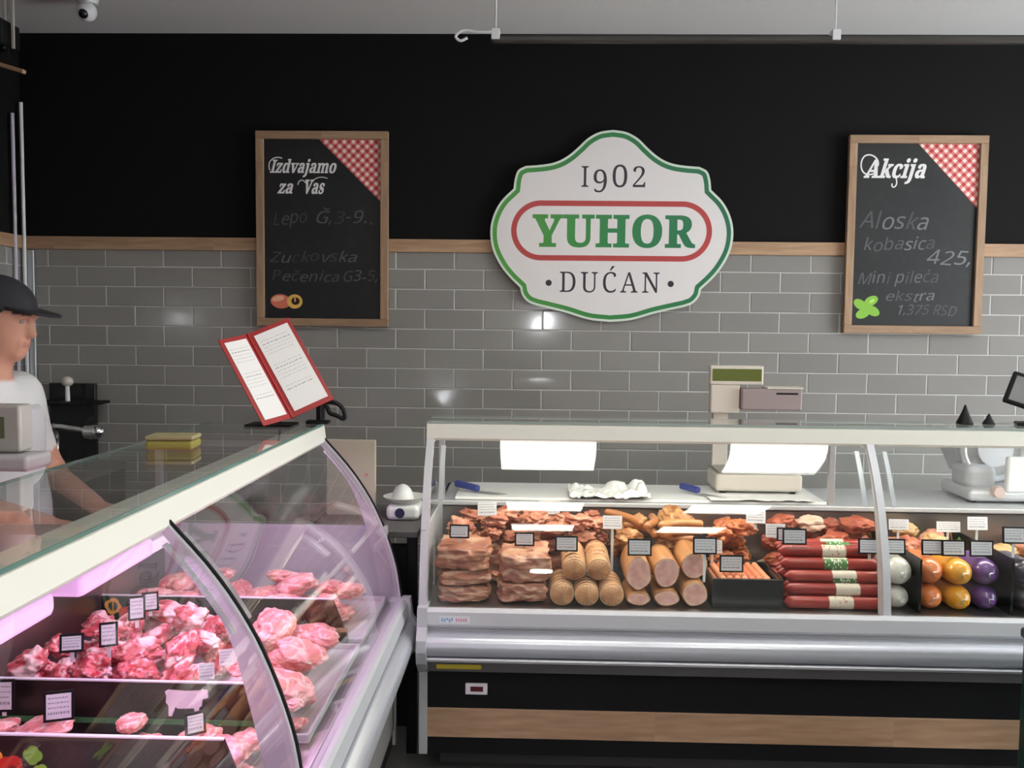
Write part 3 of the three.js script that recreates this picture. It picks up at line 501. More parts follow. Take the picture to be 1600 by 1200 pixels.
// ------------------------------------------------------------------ smoked goods in the right case
const ORD = ['first', 'second', 'third', 'fourth', 'fifth', 'sixth', 'seventh', 'eighth'], DECK = 0.6305, smokedField = new Field(-0.38, 2.30, 0.955, 1.56, DECK, 0.0025, 0), SF = smokedField;
const baconC = (seed) => (x, y, z) => {
  const s = seed * 4.7, w = fbm(x * 8 + s, y * 20, z * 8, 3), band = Math.sin(y * 190 + 5 * w + s), rind = smooth(0.025, 0.05, y);
  const meat = mix3([0.27, 0.080, 0.050], [0.44, 0.19, 0.12], clamp01(0.5 + w)), fat = [0.58, 0.36, 0.24];
  return mix3(mix3(meat, fat, smooth(0.1, 0.8, band) * 0.8), [0.44, 0.17, 0.08], 0.55 * smooth(0.0, 0.5, fbm(x * 16 - s, y * 16, z * 16, 2)));
};
const brownC = (seed, light = 0) => (x, y, z) => { const s = seed * 6.1, w = fbm(x * 18 + s, y * 18, z * 18, 3); return mix3([0.26 + light * 0.1, 0.085 + light * 0.07, 0.035], [0.58 + light * 0.12, 0.27 + light * 0.12, 0.11 + light * 0.05], clamp01(0.5 + 1.1 * w)); };
const slabG = [1, 2, 3, 4].map((k) => lump(k + 40, 0.135, 0.032, 0.115, 0.16, 1.6, baconC(k), 20, 0.75));
function one(name, geo, mat, label, category, group, [x, y, z], rot = [0, 0, 0], s = 1) { const m = mesh(name, geo, mat); m.position.set(x, y, z); m.rotation.set(...rot); if (Array.isArray(s)) m.scale.set(...s); else m.scale.setScalar(s); SF.place(m, geo); return tag(m, label, category, group); }
const BG = 'smoked bacon slabs';
one('bacon_slab', slabG[0], smokedM, 'lowest smoked bacon slab in the leftmost stack', 'bacon', BG, [-0.256, DECK, 1.39], [0, 0.05, 0], [0.80, 0.95, 1]);
one('bacon_slab', slabG[1], smokedM, 'middle smoked bacon slab in the leftmost stack', 'bacon', BG, [-0.252, DECK, 1.38], [0, 0.08, 0.02], [0.80, 0.95, 1]);
one('bacon_slab', slabG[3], smokedM, 'lower smoked bacon slab in the second stack', 'bacon', BG, [-0.040, DECK, 1.39], [0, 0.04, 0], [0.74, 1.25, 1]);
one('bacon_slab', slabG[2], smokedM, 'top smoked bacon slab in the leftmost stack', 'bacon', BG, [-0.253, DECK, 1.38], [0.08, -0.05, 0.02], [0.84, 1.45, 0.95]);
one('bacon_slab', slabG[0], smokedM, 'upper pale bacon slab in the second stack', 'bacon', BG, [-0.034, DECK, 1.385], [0.10, 0.06, -0.02], [0.78, 1.75, 0.95]);
one('bacon_slab', slabG[1], smokedM, 'bacon slab lying behind the two front stacks at the left', 'bacon', BG, [-0.22, DECK, 1.12], [0, 0.2, 0], [0.9, 2.2, 0.85]);
one('bacon_slab', slabG[2], smokedM, 'bacon slab lying behind the second stack by the steel back', 'bacon', BG, [0.05, DECK, 1.12], [0, -0.1, 0], [0.9, 2.0, 0.85]);
// red bits on top behind the bacon
const bitG = [1, 2, 3, 4].map((k) => lump(k + 60, 0.045, 0.022, 0.034, 0.5, 1.6, (x, y, z) => mix3(baconC(k)(x, y, z), [0.62, 0.20, 0.12], 0.35), 9));
// netted rolls, axis towards the viewer
function rollGeo(r, len, colour, squash = 1) {
  const P = []; for (let k = 0; k <= 26; k++) { const a = k / 26, e = Math.min(1, Math.min(a, 1 - a) / 0.11), rr = r * Math.sqrt(Math.max(0, 1 - (1 - e) ** 2)) * (1 + 0.02 * Math.sin(a * 40)); P.push(new THREE.Vector2(Math.max(rr, 0.0005), (a - 0.5) * len)); }
  let g = new THREE.LatheGeometry(P, 30); g.rotateX(Math.PI / 2); g.deleteAttribute('uv'); g.scale(1, squash, 1); g.computeVertexNormals(); return paint(g, colour);
}
const netC = (s) => (x, y, z) => { const a = Math.atan2(y, x), n1 = Math.abs(Math.sin(a * 7 + z * 90)), n2 = Math.abs(Math.sin(a * 7 - z * 90)); return mix3(brownC(s, 0.25)(x, y, z), [0.66, 0.46, 0.28], (Math.min(n1, n2) < 0.14 ? 0.6 : 0)); };
const rollG = [1, 2, 3].map((k) => rollGeo(0.042, 0.23, netC(k), 0.95));
const stringM = M(C(0.62, 0.44, 0.28), 0.7);
function nettedRoll(label, k, x, y, z, tip = 0) {
  const t = thing('ham_roll', label, 'ham', [x, y, z], 0, 'netted ham rolls'); mesh('meat', rollG[k], smokedM, t); t.rotation.x = tip; SF.keep(t, rollG[k]);
  for (const dz of [-0.06, -0.01, 0.03, 0.065, 0.095]) { const rr = dz > 0.08 ? 0.0405 : 0.0418; mesh('string', new THREE.TorusGeometry(rr, 0.0026, 5, 28).scale(1, 0.95, 1).translate(0, 0, dz), stringM, t); }
}
nettedRoll('netted ham roll in the bottom row at its left end', 2, 0.102, DECK + 0.043, 1.40); nettedRoll('netted ham roll in the bottom row, middle one', 0, 0.190, DECK + 0.043, 1.40); nettedRoll('netted ham roll in the bottom row beside the cut hams', 1, 0.278, DECK + 0.043, 1.40);
nettedRoll('netted ham roll on top, the left one', 0, 0.146, DECK + 0.134, 1.36, 0.12); nettedRoll('netted ham roll on top, the right one', 1, 0.234, DECK + 0.134, 1.358, 0.12);
// hams with a cut pink face towards the viewer
const cutM = M(C(1, 1, 1), 0.35, 0, { vertexColors: true, clearcoat: 0.3, clearcoatRoughness: 0.2 });
function cutHam(label, x, y, z, r, len, sq, seed, turn = 0) {
  const t = thing('cut_ham', label, 'ham', [x, y, z], turn, 'cut hams'), rr = (a) => r * (1 + 0.10 * noise.noise(Math.cos(a) * 1.3 + seed * 3, Math.sin(a) * 1.3, seed));
  const s = new THREE.Shape(); for (let k = 0; k < 34; k++) { const a = k / 34 * Math.PI * 2, q = rr(a); k ? s.lineTo(q * Math.cos(a), q * sq * Math.sin(a)) : s.moveTo(q, 0); } s.closePath();
  let g = new THREE.ExtrudeGeometry(s, { depth: len, bevelEnabled: true, bevelSize: 0.006, bevelThickness: 0.006, bevelSegments: 2, curveSegments: 1 }); g.translate(0, 0, -len); g.deleteAttribute('uv'); g = toCreasedNormals(g, 0.9);
  mesh('rind', paint(g, brownC(seed, 0.3)), smokedM, t); SF.place(t, g);
  const P = [0, 0, 0], Q = [], I = []; for (let ring = 1; ring <= 6; ring++) for (let k = 0; k < 34; k++) { const a = k / 34 * Math.PI * 2, q = (rr(a) + 0.001) * ring / 6; P.push(q * Math.cos(a), q * sq * Math.sin(a), 0); }
  for (let k = 0; k < 34; k++) { I.push(0, 1 + k, 1 + (k + 1) % 34); for (let ring = 0; ring < 5; ring++) { const a = 1 + ring * 34 + k, b = 1 + ring * 34 + (k + 1) % 34; I.push(a, a + 34, b + 34, a, b + 34, b); } }
  const f = new THREE.BufferGeometry(); f.setAttribute('position', new THREE.Float32BufferAttribute(P, 3)); f.setIndex(I); f.computeVertexNormals(); f.translate(0, 0, 0.0068);
  mesh('cut_face', paint(f, (px, py) => { const d = Math.hypot(px, py / sq) / r, w = fbm(px * 40 + seed, py * 40, seed, 3); return mix3(mix3([0.62, 0.30, 0.25], [0.76, 0.45, 0.38], clamp01(0.5 + w)), [0.80, 0.60, 0.48], smooth(0.82, 0.98, d + 0.1 * w) * 0.8); }), cutM, t);
}
cutHam('small cut ham lying at the glass below the tall stemmed tag', 0.474, DECK, 1.48, 0.040, 0.2, 0.6, 3);
cutHam('cut ham lowest at the right of the ham pile', 0.574, DECK, 1.475, 0.040, 0.2, 1.0, 4);
cutHam('smallest cut ham between the bottom netted roll and the glass', 0.374, DECK, 1.48, 0.036, 0.18, 0.55, 6);
cutHam('cut ham with a pink face right beside the netted rolls', 0.374, DECK, 1.47, 0.040, 0.20, 1.35, 1);
cutHam('cut ham behind the tall stemmed price tag', 0.474, DECK, 1.46, 0.041, 0.20, 1.2, 2);
cutHam('cut ham on top at the right of the ham pile', 0.574, DECK, 1.45, 0.041, 0.2, 1.0, 5);
heap(SF, 'smoked_scrap', 'small smoked meat piece behind the bacon slabs', 'meat', 'smoked pieces behind the bacon', bitG, smokedM, 44, [-0.36, 0.30, 0.98, 1.28], 72, { limit: 0.85, size: 1.1, tries: 40 });
// smoked joints and sausages heaped behind the hams
const jointG = [1, 2, 3, 4].map((k) => lump(k + 80, 0.085, 0.045, 0.06, 0.38, 1.4, brownC(k, 0.4), 16));
heap(SF, 'smoked_joint', 'golden brown smoked joint behind the hams', 'meat', 'smoked joints behind the hams', jointG, smokedM, 30, [0.27, 0.66, 0.98, 1.27], 84, { limit: 0.81, size: 0.9, tries: 40 });
function sausage(name, label, group, pts, r, mat, fixed) { const c = new THREE.CatmullRomCurve3(pts.map((p) => new THREE.Vector3(...p))); const g0 = new THREE.TubeGeometry(c, 26, r, 12); const a = pts[0], b = pts[pts.length - 1]; const s = (p) => new THREE.SphereGeometry(r, 12, 8).translate(...p); const g = join([g0, s(a), s(b)]), m = mesh(name, g, mat); if (fixed) SF.keep(m, g); else { SF.place(m, new THREE.TubeGeometry(c, 26, r * 0.7, 8)); m.position.y += r * 0.3; SF.keep(m, g0); } return tag(m, label, 'sausage', group); }
const sausM = [[0.40, 0.16, 0.055], [0.48, 0.22, 0.08], [0.33, 0.12, 0.045]].map((c) => M(C(...c), 0.35, 0, { clearcoat: 0.2 }));
{
  const bent = [0.05, 0.075, 0.03].map((q, i) => { const c = new THREE.CatmullRomCurve3([[-0.085, 0, 0], [-0.03, 0, q * 0.5], [0.03, 0, q * 0.5], [0.085, 0, 0]].map((p) => new THREE.Vector3(...p))), r = 0.0145; return join([new THREE.TubeGeometry(c, 24, r, 12), new THREE.SphereGeometry(r, 12, 8).translate(-0.085, 0, 0), new THREE.SphereGeometry(r, 12, 8).translate(0.085, 0, 0)]); });
  for (let k = 0; k < 3; k++) heap(SF, 'smoked_sausage', ['light brown', 'golden brown', 'dark brown'][k] + ' bent smoked sausage lying behind the hams', 'sausage', 'bent smoked sausages over the joints', bent, sausM[k], 7, [0.28, 0.655, 1.06, 1.30], 92 + k, { tilt: 0.15, vary: 0.1, tries: 24, limit: 0.88 });
}
// black tray with orange sausages
{
  const t = thing('sausage_tray', 'black plastic tray holding orange sausages', 'tray', [0.758, DECK, 1.36]);
  mesh('front', bx(-0.115, 0.115, 0, 0.105, 0.115, 0.125), mats.black_gloss, t); mesh('rear', bx(-0.115, 0.115, 0, 0.105, -0.125, -0.115), mats.black_gloss, t); for (const s of [-1, 1]) mesh('side', bx(s > 0 ? 0.115 : -0.125, s > 0 ? 0.125 : -0.115, 0, 0.105, -0.125, 0.125), mats.black_gloss, t); mesh('bottom', bx(-0.115, 0.115, 0, 0.06, -0.115, 0.115), mats.black_gloss, t);
  SF.block(0.632, 0.884, 1.234, 1.486, DECK + 0.0605); const om = [[0.62, 0.22, 0.11], [0.68, 0.28, 0.15], [0.58, 0.18, 0.09]].map((c) => M(C(...c), 0.4));
  for (let k = 0; k < 8; k++) sausage('orange_sausage', `orange pink sausage lying in the black tray, ${ORD[k]} from the left in its lower layer`, 'orange sausages in the tray', [[0.664 + k * 0.0262, DECK + 0.0735, 1.262], [0.664 + k * 0.0262, DECK + 0.0735, 1.35], [0.664 + k * 0.0262, DECK + 0.0735, 1.455]], 0.0125, om[k % 3], 1);
  for (let k = 0; k < 7; k++) sausage('orange_sausage', `orange pink sausage in the upper layer of the black tray, ${ORD[k]} from the left`, 'upper orange sausages in the tray', [[0.677 + k * 0.0262, DECK + 0.0958, 1.262], [0.677 + k * 0.0262, DECK + 0.0958, 1.35], [0.677 + k * 0.0262, DECK + 0.0958, 1.452]], 0.0125, om[(k + 1) % 3], 1);
  const rb = [1, 2].map((k) => lump(k + 95, 0.05, 0.03, 0.04, 0.5, 1.5, (x, y, z) => mix3(brownC(k)(x, y, z), [0.62, 0.14, 0.05], 0.5), 9));
  SF.block(0.63, 0.886, 1.23, 1.245, 0.74); SF.block(0.63, 0.886, 1.475, 1.49, 0.74); SF.block(0.63, 0.645, 1.23, 1.49, 0.74); SF.block(0.871, 0.886, 1.23, 1.49, 0.74);
  heap(SF, 'smoked_scrap', 'reddish smoked piece behind the black tray', 'meat', 'reddish pieces behind the tray', rb, smokedM, 26, [0.67, 0.87, 0.975, 1.225], 99, { limit: 0.82, tries: 40 });
}
// salami sticks laid across, stacked in steps that rise towards the back
{
  const sg = (() => { const P = [], len = 0.36, r = 0.0225; for (let k = 0; k <= 20; k++) { const a = k / 20, e = Math.min(1, Math.min(a, 1 - a) / 0.07); P.push(new THREE.Vector2(Math.max(0.0004, r * Math.sqrt(Math.max(0, 1 - (1 - e) ** 2))), (a - 0.5) * len)); } return new THREE.LatheGeometry(P, 20).rotateZ(Math.PI / 2); })();
  const sm = [[0.30, 0.028, 0.020], [0.26, 0.022, 0.018], [0.34, 0.040, 0.028]].map((c) => M(C(...c), 0.32, 0, { clearcoat: 0.3 }));
  const lab = canvas(128, 128, (g, w, h) => { g.fillStyle = '#d8cdbb'; g.fillRect(0, 0, w, h); g.fillStyle = '#4f7f45'; g.fillRect(44, 0, 40, h); g.fillStyle = '#e9e4d8'; const r = rng(3); for (let k = 0; k < 26; k++) g.fillRect(40 + r() * 40, r() * h, 4 + 8 * r(), 5); g.fillStyle = '#b04a3a'; for (let k = 0; k < 14; k++) g.fillRect(r() * 36, r() * h, 8, 4); });
  const labM = M('#ffffff', 0.5, 0, { map: lab }), lg = new THREE.CylinderGeometry(0.0231, 0.0231, 0.085, 20, 1, true).rotateZ(Math.PI / 2);
  const steps = []; for (let lay = 0; lay < 5; lay++) for (let k = 0; k < 4 - (lay > 2 ? 1 : 0); k++) steps.push([lay * 0.0402, 1.470 - lay * 0.0235 - k * 0.047]);
  const front = { 0: 'lowest red salami stick at the glass', 4: 'red salami stick second from the bottom at the glass', 8: 'red salami stick third from the bottom at the glass', 12: 'red salami stick fourth from the bottom at the glass', 15: 'topmost front red salami stick at the glass' };
  steps.forEach(([dy, z], i) => {
    const t = thing('salami_stick', front[i] ?? `red salami stick behind the front ones, ${ORD[Math.round(dy / 0.0402)]} layer from below, ${ORD[Math.round((1.470 - Math.round(dy / 0.0402) * 0.0235 - z) / 0.047)]} row from the glass`, 'salami', [1.075 + ((i * 7) % 3 - 1) * 0.006, DECK + 0.0233 + dy, z], 0, 'red salami sticks'); if (!front[i]) t.userData.group = 'stacked red salami behind the front row';
    mesh('casing', sg, sm[i % 3], t); SF.keep(t, sg); const b = mesh('paper_band', lg, labM, t); b.position.x = 0.03 + ((i * 5) % 3 - 1) * 0.012; b.rotation.x = i * 1.3;
  });
  const whole = [1, 2, 3].map((k) => lump(k + 110, 0.06, 0.032, 0.042, 0.35, 1.4, (x, y, z) => mix3(brownC(k)(x, y, z), k === 2 ? [0.75, 0.55, 0.44] : [0.40, 0.07, 0.04], 0.7), 10));
  heap(SF, 'smoked_scrap', 'reddish smoked piece behind the salami sticks', 'meat', 'reddish pieces behind the salami', whole, smokedM, 50, [0.89, 1.34, 0.975, 1.23], 115, { limit: 0.83, tries: 40 });
}
// printed side boards that run front to back
function sideBoard(label, x, z0, z1, h) {
  const t = thing('side_board', label, 'divider', [x, DECK, (z0 + z1) / 2], 0, undefined), d = (z1 - z0) / 2;
  mesh('board', bx(-0.004, 0.004, 0.0, h, -d, d, 0.001), mats.black_gloss, t);
  const tx = canvas(512, 160, (g, w, hh) => { g.fillStyle = '#12100f'; g.fillRect(0, 0, w, hh); peppers(g, 30, 25, 40); });
  const f = new THREE.PlaneGeometry(2 * d, h).rotateY(-Math.PI / 2).translate(-0.0045, h / 2, 0); mesh('print', f, M('#ffffff', 0.3, 0, { map: tx }), t);
}
sideBoard('black side board with pepper print next to the white sausage', 1.355, 0.975, 1.50, 0.190); sideBoard('black side board with pepper print right of the purple sausage', 1.672, 0.975, 1.50, 0.200);
// big round sausages
function bigSausage(label, x, y, z, r, len, color, foil = 0) {
  const t = thing('round_sausage', label, 'sausage', [x, y, z], 0, 'big round sausages'), m = M(C(...color), 0.28, 0, { clearcoat: 0.5, clearcoatRoughness: 0.12 });
  const P = []; for (let k = 0; k <= 24; k++) { const a = k / 24, e = Math.min(1, Math.min(a, 1 - a) / 0.28); P.push(new THREE.Vector2(Math.max(0.0005, r * Math.sqrt(Math.max(0, 1 - (1 - e) ** 2))), (a - 0.5) * len)); }
  const cg = new THREE.LatheGeometry(P, 28).rotateX(Math.PI / 2); mesh('casing', cg, m, t); SF.keep(t, cg);
  mesh('clip', new THREE.TorusGeometry(0.007, 0.003, 6, 12).translate(0, 0, len / 2 + 0.001), mats.alu, t); mesh('tail', cyl(0.006, 0.009, 0.014, 0, 0, len / 2 + 0.006, 'z', 10), m, t);
}
SF.block(1.349, 1.361, 0.97, 1.50, 0.86); SF.block(1.666, 1.678, 0.97, 1.50, 0.86);
const WHT = [0.62, 0.60, 0.54], ORG = [0.70, 0.19, 0.045], YEL = [0.74, 0.34, 0.02], PUR = [0.12, 0.045, 0.20];
bigSausage('lower white sausage just right of the glass joint', 1.297, DECK + 0.041, 1.40, 0.040, 0.16, WHT); bigSausage('upper white sausage just right of the glass joint', 1.297, DECK + 0.133, 1.37, 0.050, 0.24, WHT);
bigSausage('lower orange red round sausage', 1.412, DECK + 0.044, 1.38, 0.043, 0.22, ORG); bigSausage('upper orange red round sausage', 1.412, DECK + 0.135, 1.37, 0.0465, 0.22, ORG);
bigSausage('lower yellow round sausage', 1.508, DECK + 0.044, 1.39, 0.043, 0.22, YEL); bigSausage('upper yellow round sausage', 1.508, DECK + 0.135, 1.385, 0.0465, 0.22, YEL);
bigSausage('lower purple round sausage', 1.606, DECK + 0.044, 1.38, 0.043, 0.22, PUR); bigSausage('upper purple round sausage', 1.606, DECK + 0.135, 1.375, 0.0465, 0.22, PUR);
bigSausage('dark wrapped sausage at the far right, lower one', 1.740, DECK + 0.043, 1.38, 0.042, 0.22, [0.03, 0.02, 0.03]); bigSausage('dark wrapped sausage at the far right, upper one', 1.740, DECK + 0.134, 1.37, 0.048, 0.22, [0.03, 0.02, 0.04]); bigSausage('pink wrapped sausage at the far right end of the case', 1.845, DECK + 0.05, 1.34, 0.048, 0.2, [0.6, 0.12, 0.14]);
{ const k2 = [1, 2, 3].map((k) => lump(k + 120, 0.055, 0.032, 0.045, 0.3, 1.4, (x, y, z) => mix3(brownC(k, 0.6)(x, y, z), [[0.6, 0.25, 0.2], [0.6, 0.42, 0.2], [0.5, 0.12, 0.1]][k - 1], 0.6), 9));
  heap(SF, 'packed_sausage', 'packed sausage piece behind the round sausages', 'sausage', 'packed pieces behind the round sausages', k2, smokedM, 34, [1.37, 1.66, 0.975, 1.25], 125, { limit: 0.80, tries: 40 }); heap(SF, 'packed_sausage', 'packed sausage piece in the right case end', 'sausage', 'packed pieces at the right end', k2, smokedM, 16, [1.70, 2.28, 0.98, 1.25], 126, { limit: 0.78 }); }

priceTag('framed price tag standing in the leftmost bacon slab', -0.272, 0.870, 1.40, { stem: 0.075 });
priceTag('bare white price card tilted behind the leftmost bacon slab', -0.178, 0.830, 1.27, { framed: false, turn: 0.2, stem: 0.05 });
priceTag('framed price tag above the second bacon slab', -0.034, 0.835, 1.38, { stem: 0.04 });
priceTag('framed price tag above the two netted ham rolls', 0.119, 0.795, 1.405, { w: 0.082, h: 0.056, stem: 0.05 });
priceTag('white price card high at the steel back above the bacon', 0.061, 0.868, 1.05, { framed: false, w: 0.085, h: 0.055, stem: 0.20, tilt: 0 });
priceTag('white price tag on a tall white stem by the smoked ribs', 0.298, 0.880, 1.25, { framed: false, stem: 0.12 });
priceTag('framed price tag on a tall stem before the cut hams', 0.376, 0.742, 1.475, { w: 0.085, h: 0.060, stem: 0.075 });
priceTag('framed price tag low at the glass left of the black tray', 0.606, 0.675, 1.475, { w: 0.084, h: 0.060, stem: 0.012 });
priceTag('framed price tag standing before the orange sausages', 0.712, 0.775, 1.425, { w: 0.085, h: 0.062, stem: 0.03, tilt: -0.05 });
priceTag('white price card lying behind the orange sausages', 0.672, 0.800, 1.28, { framed: false, stem: 0.03 });
priceTag('white price card highest behind the red salami', 0.845, 0.878, 1.22, { framed: false, stem: 0.14, turn: -0.1 });
priceTag('white price card leaning between the tray and red salami', 0.905, 0.848, 1.28, { framed: false, stem: 0.11 });
priceTag('framed price tag, the upper one over the red salami', 0.935, 0.835, 1.34, { w: 0.082, stem: 0.06 });
priceTag('framed price tag, the lower one over the red salami', 0.945, 0.775, 1.39, { w: 0.086, h: 0.058, stem: 0.02 });
priceTag('framed price tag left of the glass joint above white sausage', 1.205, 0.803, 1.42, { w: 0.082, h: 0.056, stem: 0.05 });
priceTag('framed price tag right behind the glass joint above white sausage', 1.298, 0.808, 1.415, { w: 0.070, h: 0.056, stem: 0.04 });
priceTag('white price card behind the first printed side board', 1.385, 0.838, 1.22, { framed: false, w: 0.075, h: 0.04, stem: 0.12 });
priceTag('framed price tag above the orange round sausage', 1.430, 0.812, 1.41, { w: 0.075, h: 0.056, stem: 0.03 });
priceTag('framed price tag above the yellow round sausage', 1.502, 0.815, 1.42, { w: 0.084, h: 0.058, stem: 0.03 });
priceTag('framed price tag above the purple round sausage', 1.600, 0.816, 1.42, { w: 0.084, h: 0.058, stem: 0.03 });
priceTag('white price card behind the yellow sausage tag', 1.590, 0.822, 1.18, { framed: false, w: 0.09, h: 0.04, stem: 0.12 });
priceTag('white price card behind the second printed side board', 1.690, 0.850, 1.20, { framed: false, w: 0.075, h: 0.05, stem: 0.15 });
priceTag('framed price tag at the right edge of the case', 1.715, 0.824, 1.415, { w: 0.080, h: 0.060, stem: 0.10 });
const LG = 'price tags in the raw meat case', LF = { group: LG, field: rawField };
priceTag('small framed price tag farthest in the red meat heap', -1.10, 0.765, 2.12, { w: 0.045, h: 0.055, turn: 0.5, ...LF });
priceTag('framed price tag on the bright red cut', -1.090, 0.755, 2.23, { w: 0.045, h: 0.066, turn: 0.45, ...LF });
priceTag('framed price tag in front of the red meat heap', -1.087, 0.765, 2.40, { w: 0.045, h: 0.062, turn: 0.4, ...LF });
priceTag('price tag behind the cow printed board at its left', -1.130, 0.745, 2.50, { w: 0.055, h: 0.045, turn: 0.3, ...LF });
priceTag('price tag leaning before the cow printed board at the picture edge', -1.215, 0.740, 2.645, { w: 0.05, h: 0.075, turn: 0.1, tilt: -0.05, ...LF });
priceTag('black framed price tag on the pork between the two nearest boards', -1.045, 0.735, 2.72, { w: 0.062, h: 0.066, turn: 0.35, ...LF });
priceTag('small price tag on the pale pork near the glass', -0.775, 0.755, 2.42, { w: 0.036, h: 0.04, turn: 0.4, framed: false, ...LF });
priceTag('second small price tag on the pale pork near the glass', -0.80, 0.730, 2.49, { w: 0.036, h: 0.04, turn: 0.4, framed: false, ...LF });
priceTag('grey price tag before the cow printed board near the glass', -0.740, 0.725, 2.72, { w: 0.045, h: 0.05, turn: 0.6, ...LF });
// ------------------------------------------------------------------ things on the right worktop
const WT = 0.9005;
{
  const cb = mesh('cutting_board', bx(-0.33, 1.20, WT, WT + 0.012, 0.60, 0.955, 0.004), mats.white); tag(cb, 'long white cutting board on the worktop behind the glass', 'cutting board');
  const kn = (label, x, z, turn, s) => { const t = thing('knife', label, 'knife', [x, WT + 0.013, z], turn); mesh('handle', new RoundedBoxGeometry(0.12 * s, 0.028, 0.03, 2, 0.011).translate(-0.05, 0.018, 0).rotateZ(-0.12), mats.blue, t); mesh('blade', new THREE.ExtrudeGeometry(new THREE.Shape([[0, -0.018], [0.10, -0.012], [0.14, 0.006], [0, 0.012]].map((p) => new THREE.Vector2(...p))), { depth: 0.002, bevelEnabled: false }).rotateX(-Math.PI / 2).translate(0.0, 0.004, 0), mats.steel, t); };
  kn('blue handled knife lying at the left end of the white board', -0.245, 0.86, -0.45, 1);
  kn('blue handled knife lying left of the weighing scale', 0.70, 0.84, -0.7, 0.8);
  // soft crumpled plastic sheets
  const sheet = (label, x, z, w, d, seed, hgt, y = WT + 0.0135, m = mats.paper) => { const g = new THREE.PlaneGeometry(w, d, 26, 18).rotateX(-Math.PI / 2), p = g.attributes.position; for (let i = 0; i < p.count; i++) { const px = p.getX(i), pz = p.getZ(i); p.setY(i, 0.002 + hgt * Math.abs(fbm(px * 11 + seed, pz * 11, seed, 3)) ); } g.computeVertexNormals(); const b = g.clone().translate(0, -0.0015, 0); b.index.array.reverse(); const o = mesh('wrapping_sheet', join([g, b]), m); o.position.set(x, y, z); tag(o, label, 'paper', 'wrapping sheets on the worktop'); };
  sheet('crumpled white wrapping sheet hanging near the middle of the white board', 0.31, 0.88, 0.33, 0.20, 3, 0.07);
  sheet('stack of white paper sheets under and before the weighing scale', 0.93, 0.90, 0.42, 0.14, 8, 0.008, WT + 0.0135);
  sheet('white sheet lying at the right end of the worktop', 2.20, 0.80, 0.16, 0.2, 9, 0.02, WT + 0.001);
}
{ // weighing scale with display head on a pole
  const t = thing('weighing_scale', 'cream shop scale with a green display head on a pole', 'scale', [0.96, WT + 0.0125, 0.70]);
  const body = M(C(0.62, 0.57, 0.50), 0.45);
  mesh('base', new RoundedBoxGeometry(0.37, 0.075, 0.20, 3, 0.015).translate(0, 0.0475, 0), body, t); for (const sx of [-1, 1]) for (const sz of [-1, 1]) mesh('foot', cyl(0.014, 0.012, 0.012, sx * 0.15, 0.006, sz * 0.07), mats.black, t);
  mesh('weighing_plate', bx(-0.175, 0.175, 0.086, 0.096, -0.095, 0.095, 0.004), mats.steel_dull, t);
  mesh('pole', [bx(-0.165, -0.095, 0.05, 0.40, -0.125, -0.101, 0.006)], body, t); mesh('pole_cover', new RoundedBoxGeometry(0.13, 0.13, 0.05, 2, 0.008).translate(-0.118, 0.395, -0.095), body, t);
  const head = mesh('display_head', new RoundedBoxGeometry(0.235, 0.085, 0.05, 2, 0.006).translate(-0.070, 0.50, -0.09), body, t);
  mesh('display_window', bx(-0.178, 0.038, 0.474, 0.528, -0.0655, -0.0635, 0), M(C(0.12, 0.14, 0.035), 0.25), head);
  const pr = mesh('printer', new RoundedBoxGeometry(0.265, 0.095, 0.09, 2, 0.008).translate(0.082, 0.395, -0.09), M(C(0.30, 0.24, 0.24), 0.5), t);
  mesh('printer_lid', bx(0.06, 0.218, 0.442, 0.450, -0.14, -0.043, 0.002), body, pr); mesh('slot', bx(0.10, 0.195, 0.418, 0.426, -0.0455, -0.0435, 0), mats.black, pr);
}
{ // meat slicer, partly outside the picture
  const t = thing('meat_slicer', 'grey meat slicer with round blade guard at the right end of the worktop', 'slicer', [1.95, WT, 0.74]);
  mesh('base', new RoundedBoxGeometry(0.34, 0.05, 0.28, 3, 0.02).translate(0.03, 0.035, 0), mats.alu_dull, t); for (const sx of [-0.1, 0.16]) mesh('foot', cyl(0.018, 0.015, 0.012, sx, 0.006, 0.08), mats.black, t);
  mesh('motor_housing', new RoundedBoxGeometry(0.13, 0.10, 0.16, 3, 0.03).translate(-0.06, 0.10, 0), mats.grey_plastic, t);
  mesh('knob', cyl(0.026, 0.022, 0.03, -0.03, 0.055, 0.152, 'z'), M(C(0.55, 0.42, 0.38), 0.4), t);
  mesh('thickness_plate', new RoundedBoxGeometry(0.10, 0.15, 0.03, 2, 0.01).translate(0.06, 0.125, 0.13), mats.white_plastic, t);
  mesh('blade', cyl(0.115, 0.115, 0.008, 0.02, 0.215, 0.0, 'z', 48), mats.steel, t); const gr = mesh('blade_guard', new THREE.TorusGeometry(0.128, 0.016, 10, 40, Math.PI * 1.35).rotateZ(Math.PI * 0.75).translate(0.02, 0.215, 0), mats.alu, t); mesh('blade_cover', cyl(0.07, 0.075, 0.016, 0.02, 0.215, 0.013, 'z', 32), mats.alu_dull, gr);
  mesh('carriage', new THREE.ExtrudeGeometry(new THREE.Shape([[-0.16, 0.30], [-0.07, 0.10], [0.16, 0.10], [0.16, 0.13], [-0.05, 0.13], [-0.135, 0.30]].map((p) => new THREE.Vector2(...p))), { depth: 0.14, bevelEnabled: true, bevelSize: 0.004, bevelThickness: 0.004, bevelSegments: 2 }).translate(0, 0, -0.20), mats.alu, t);
}
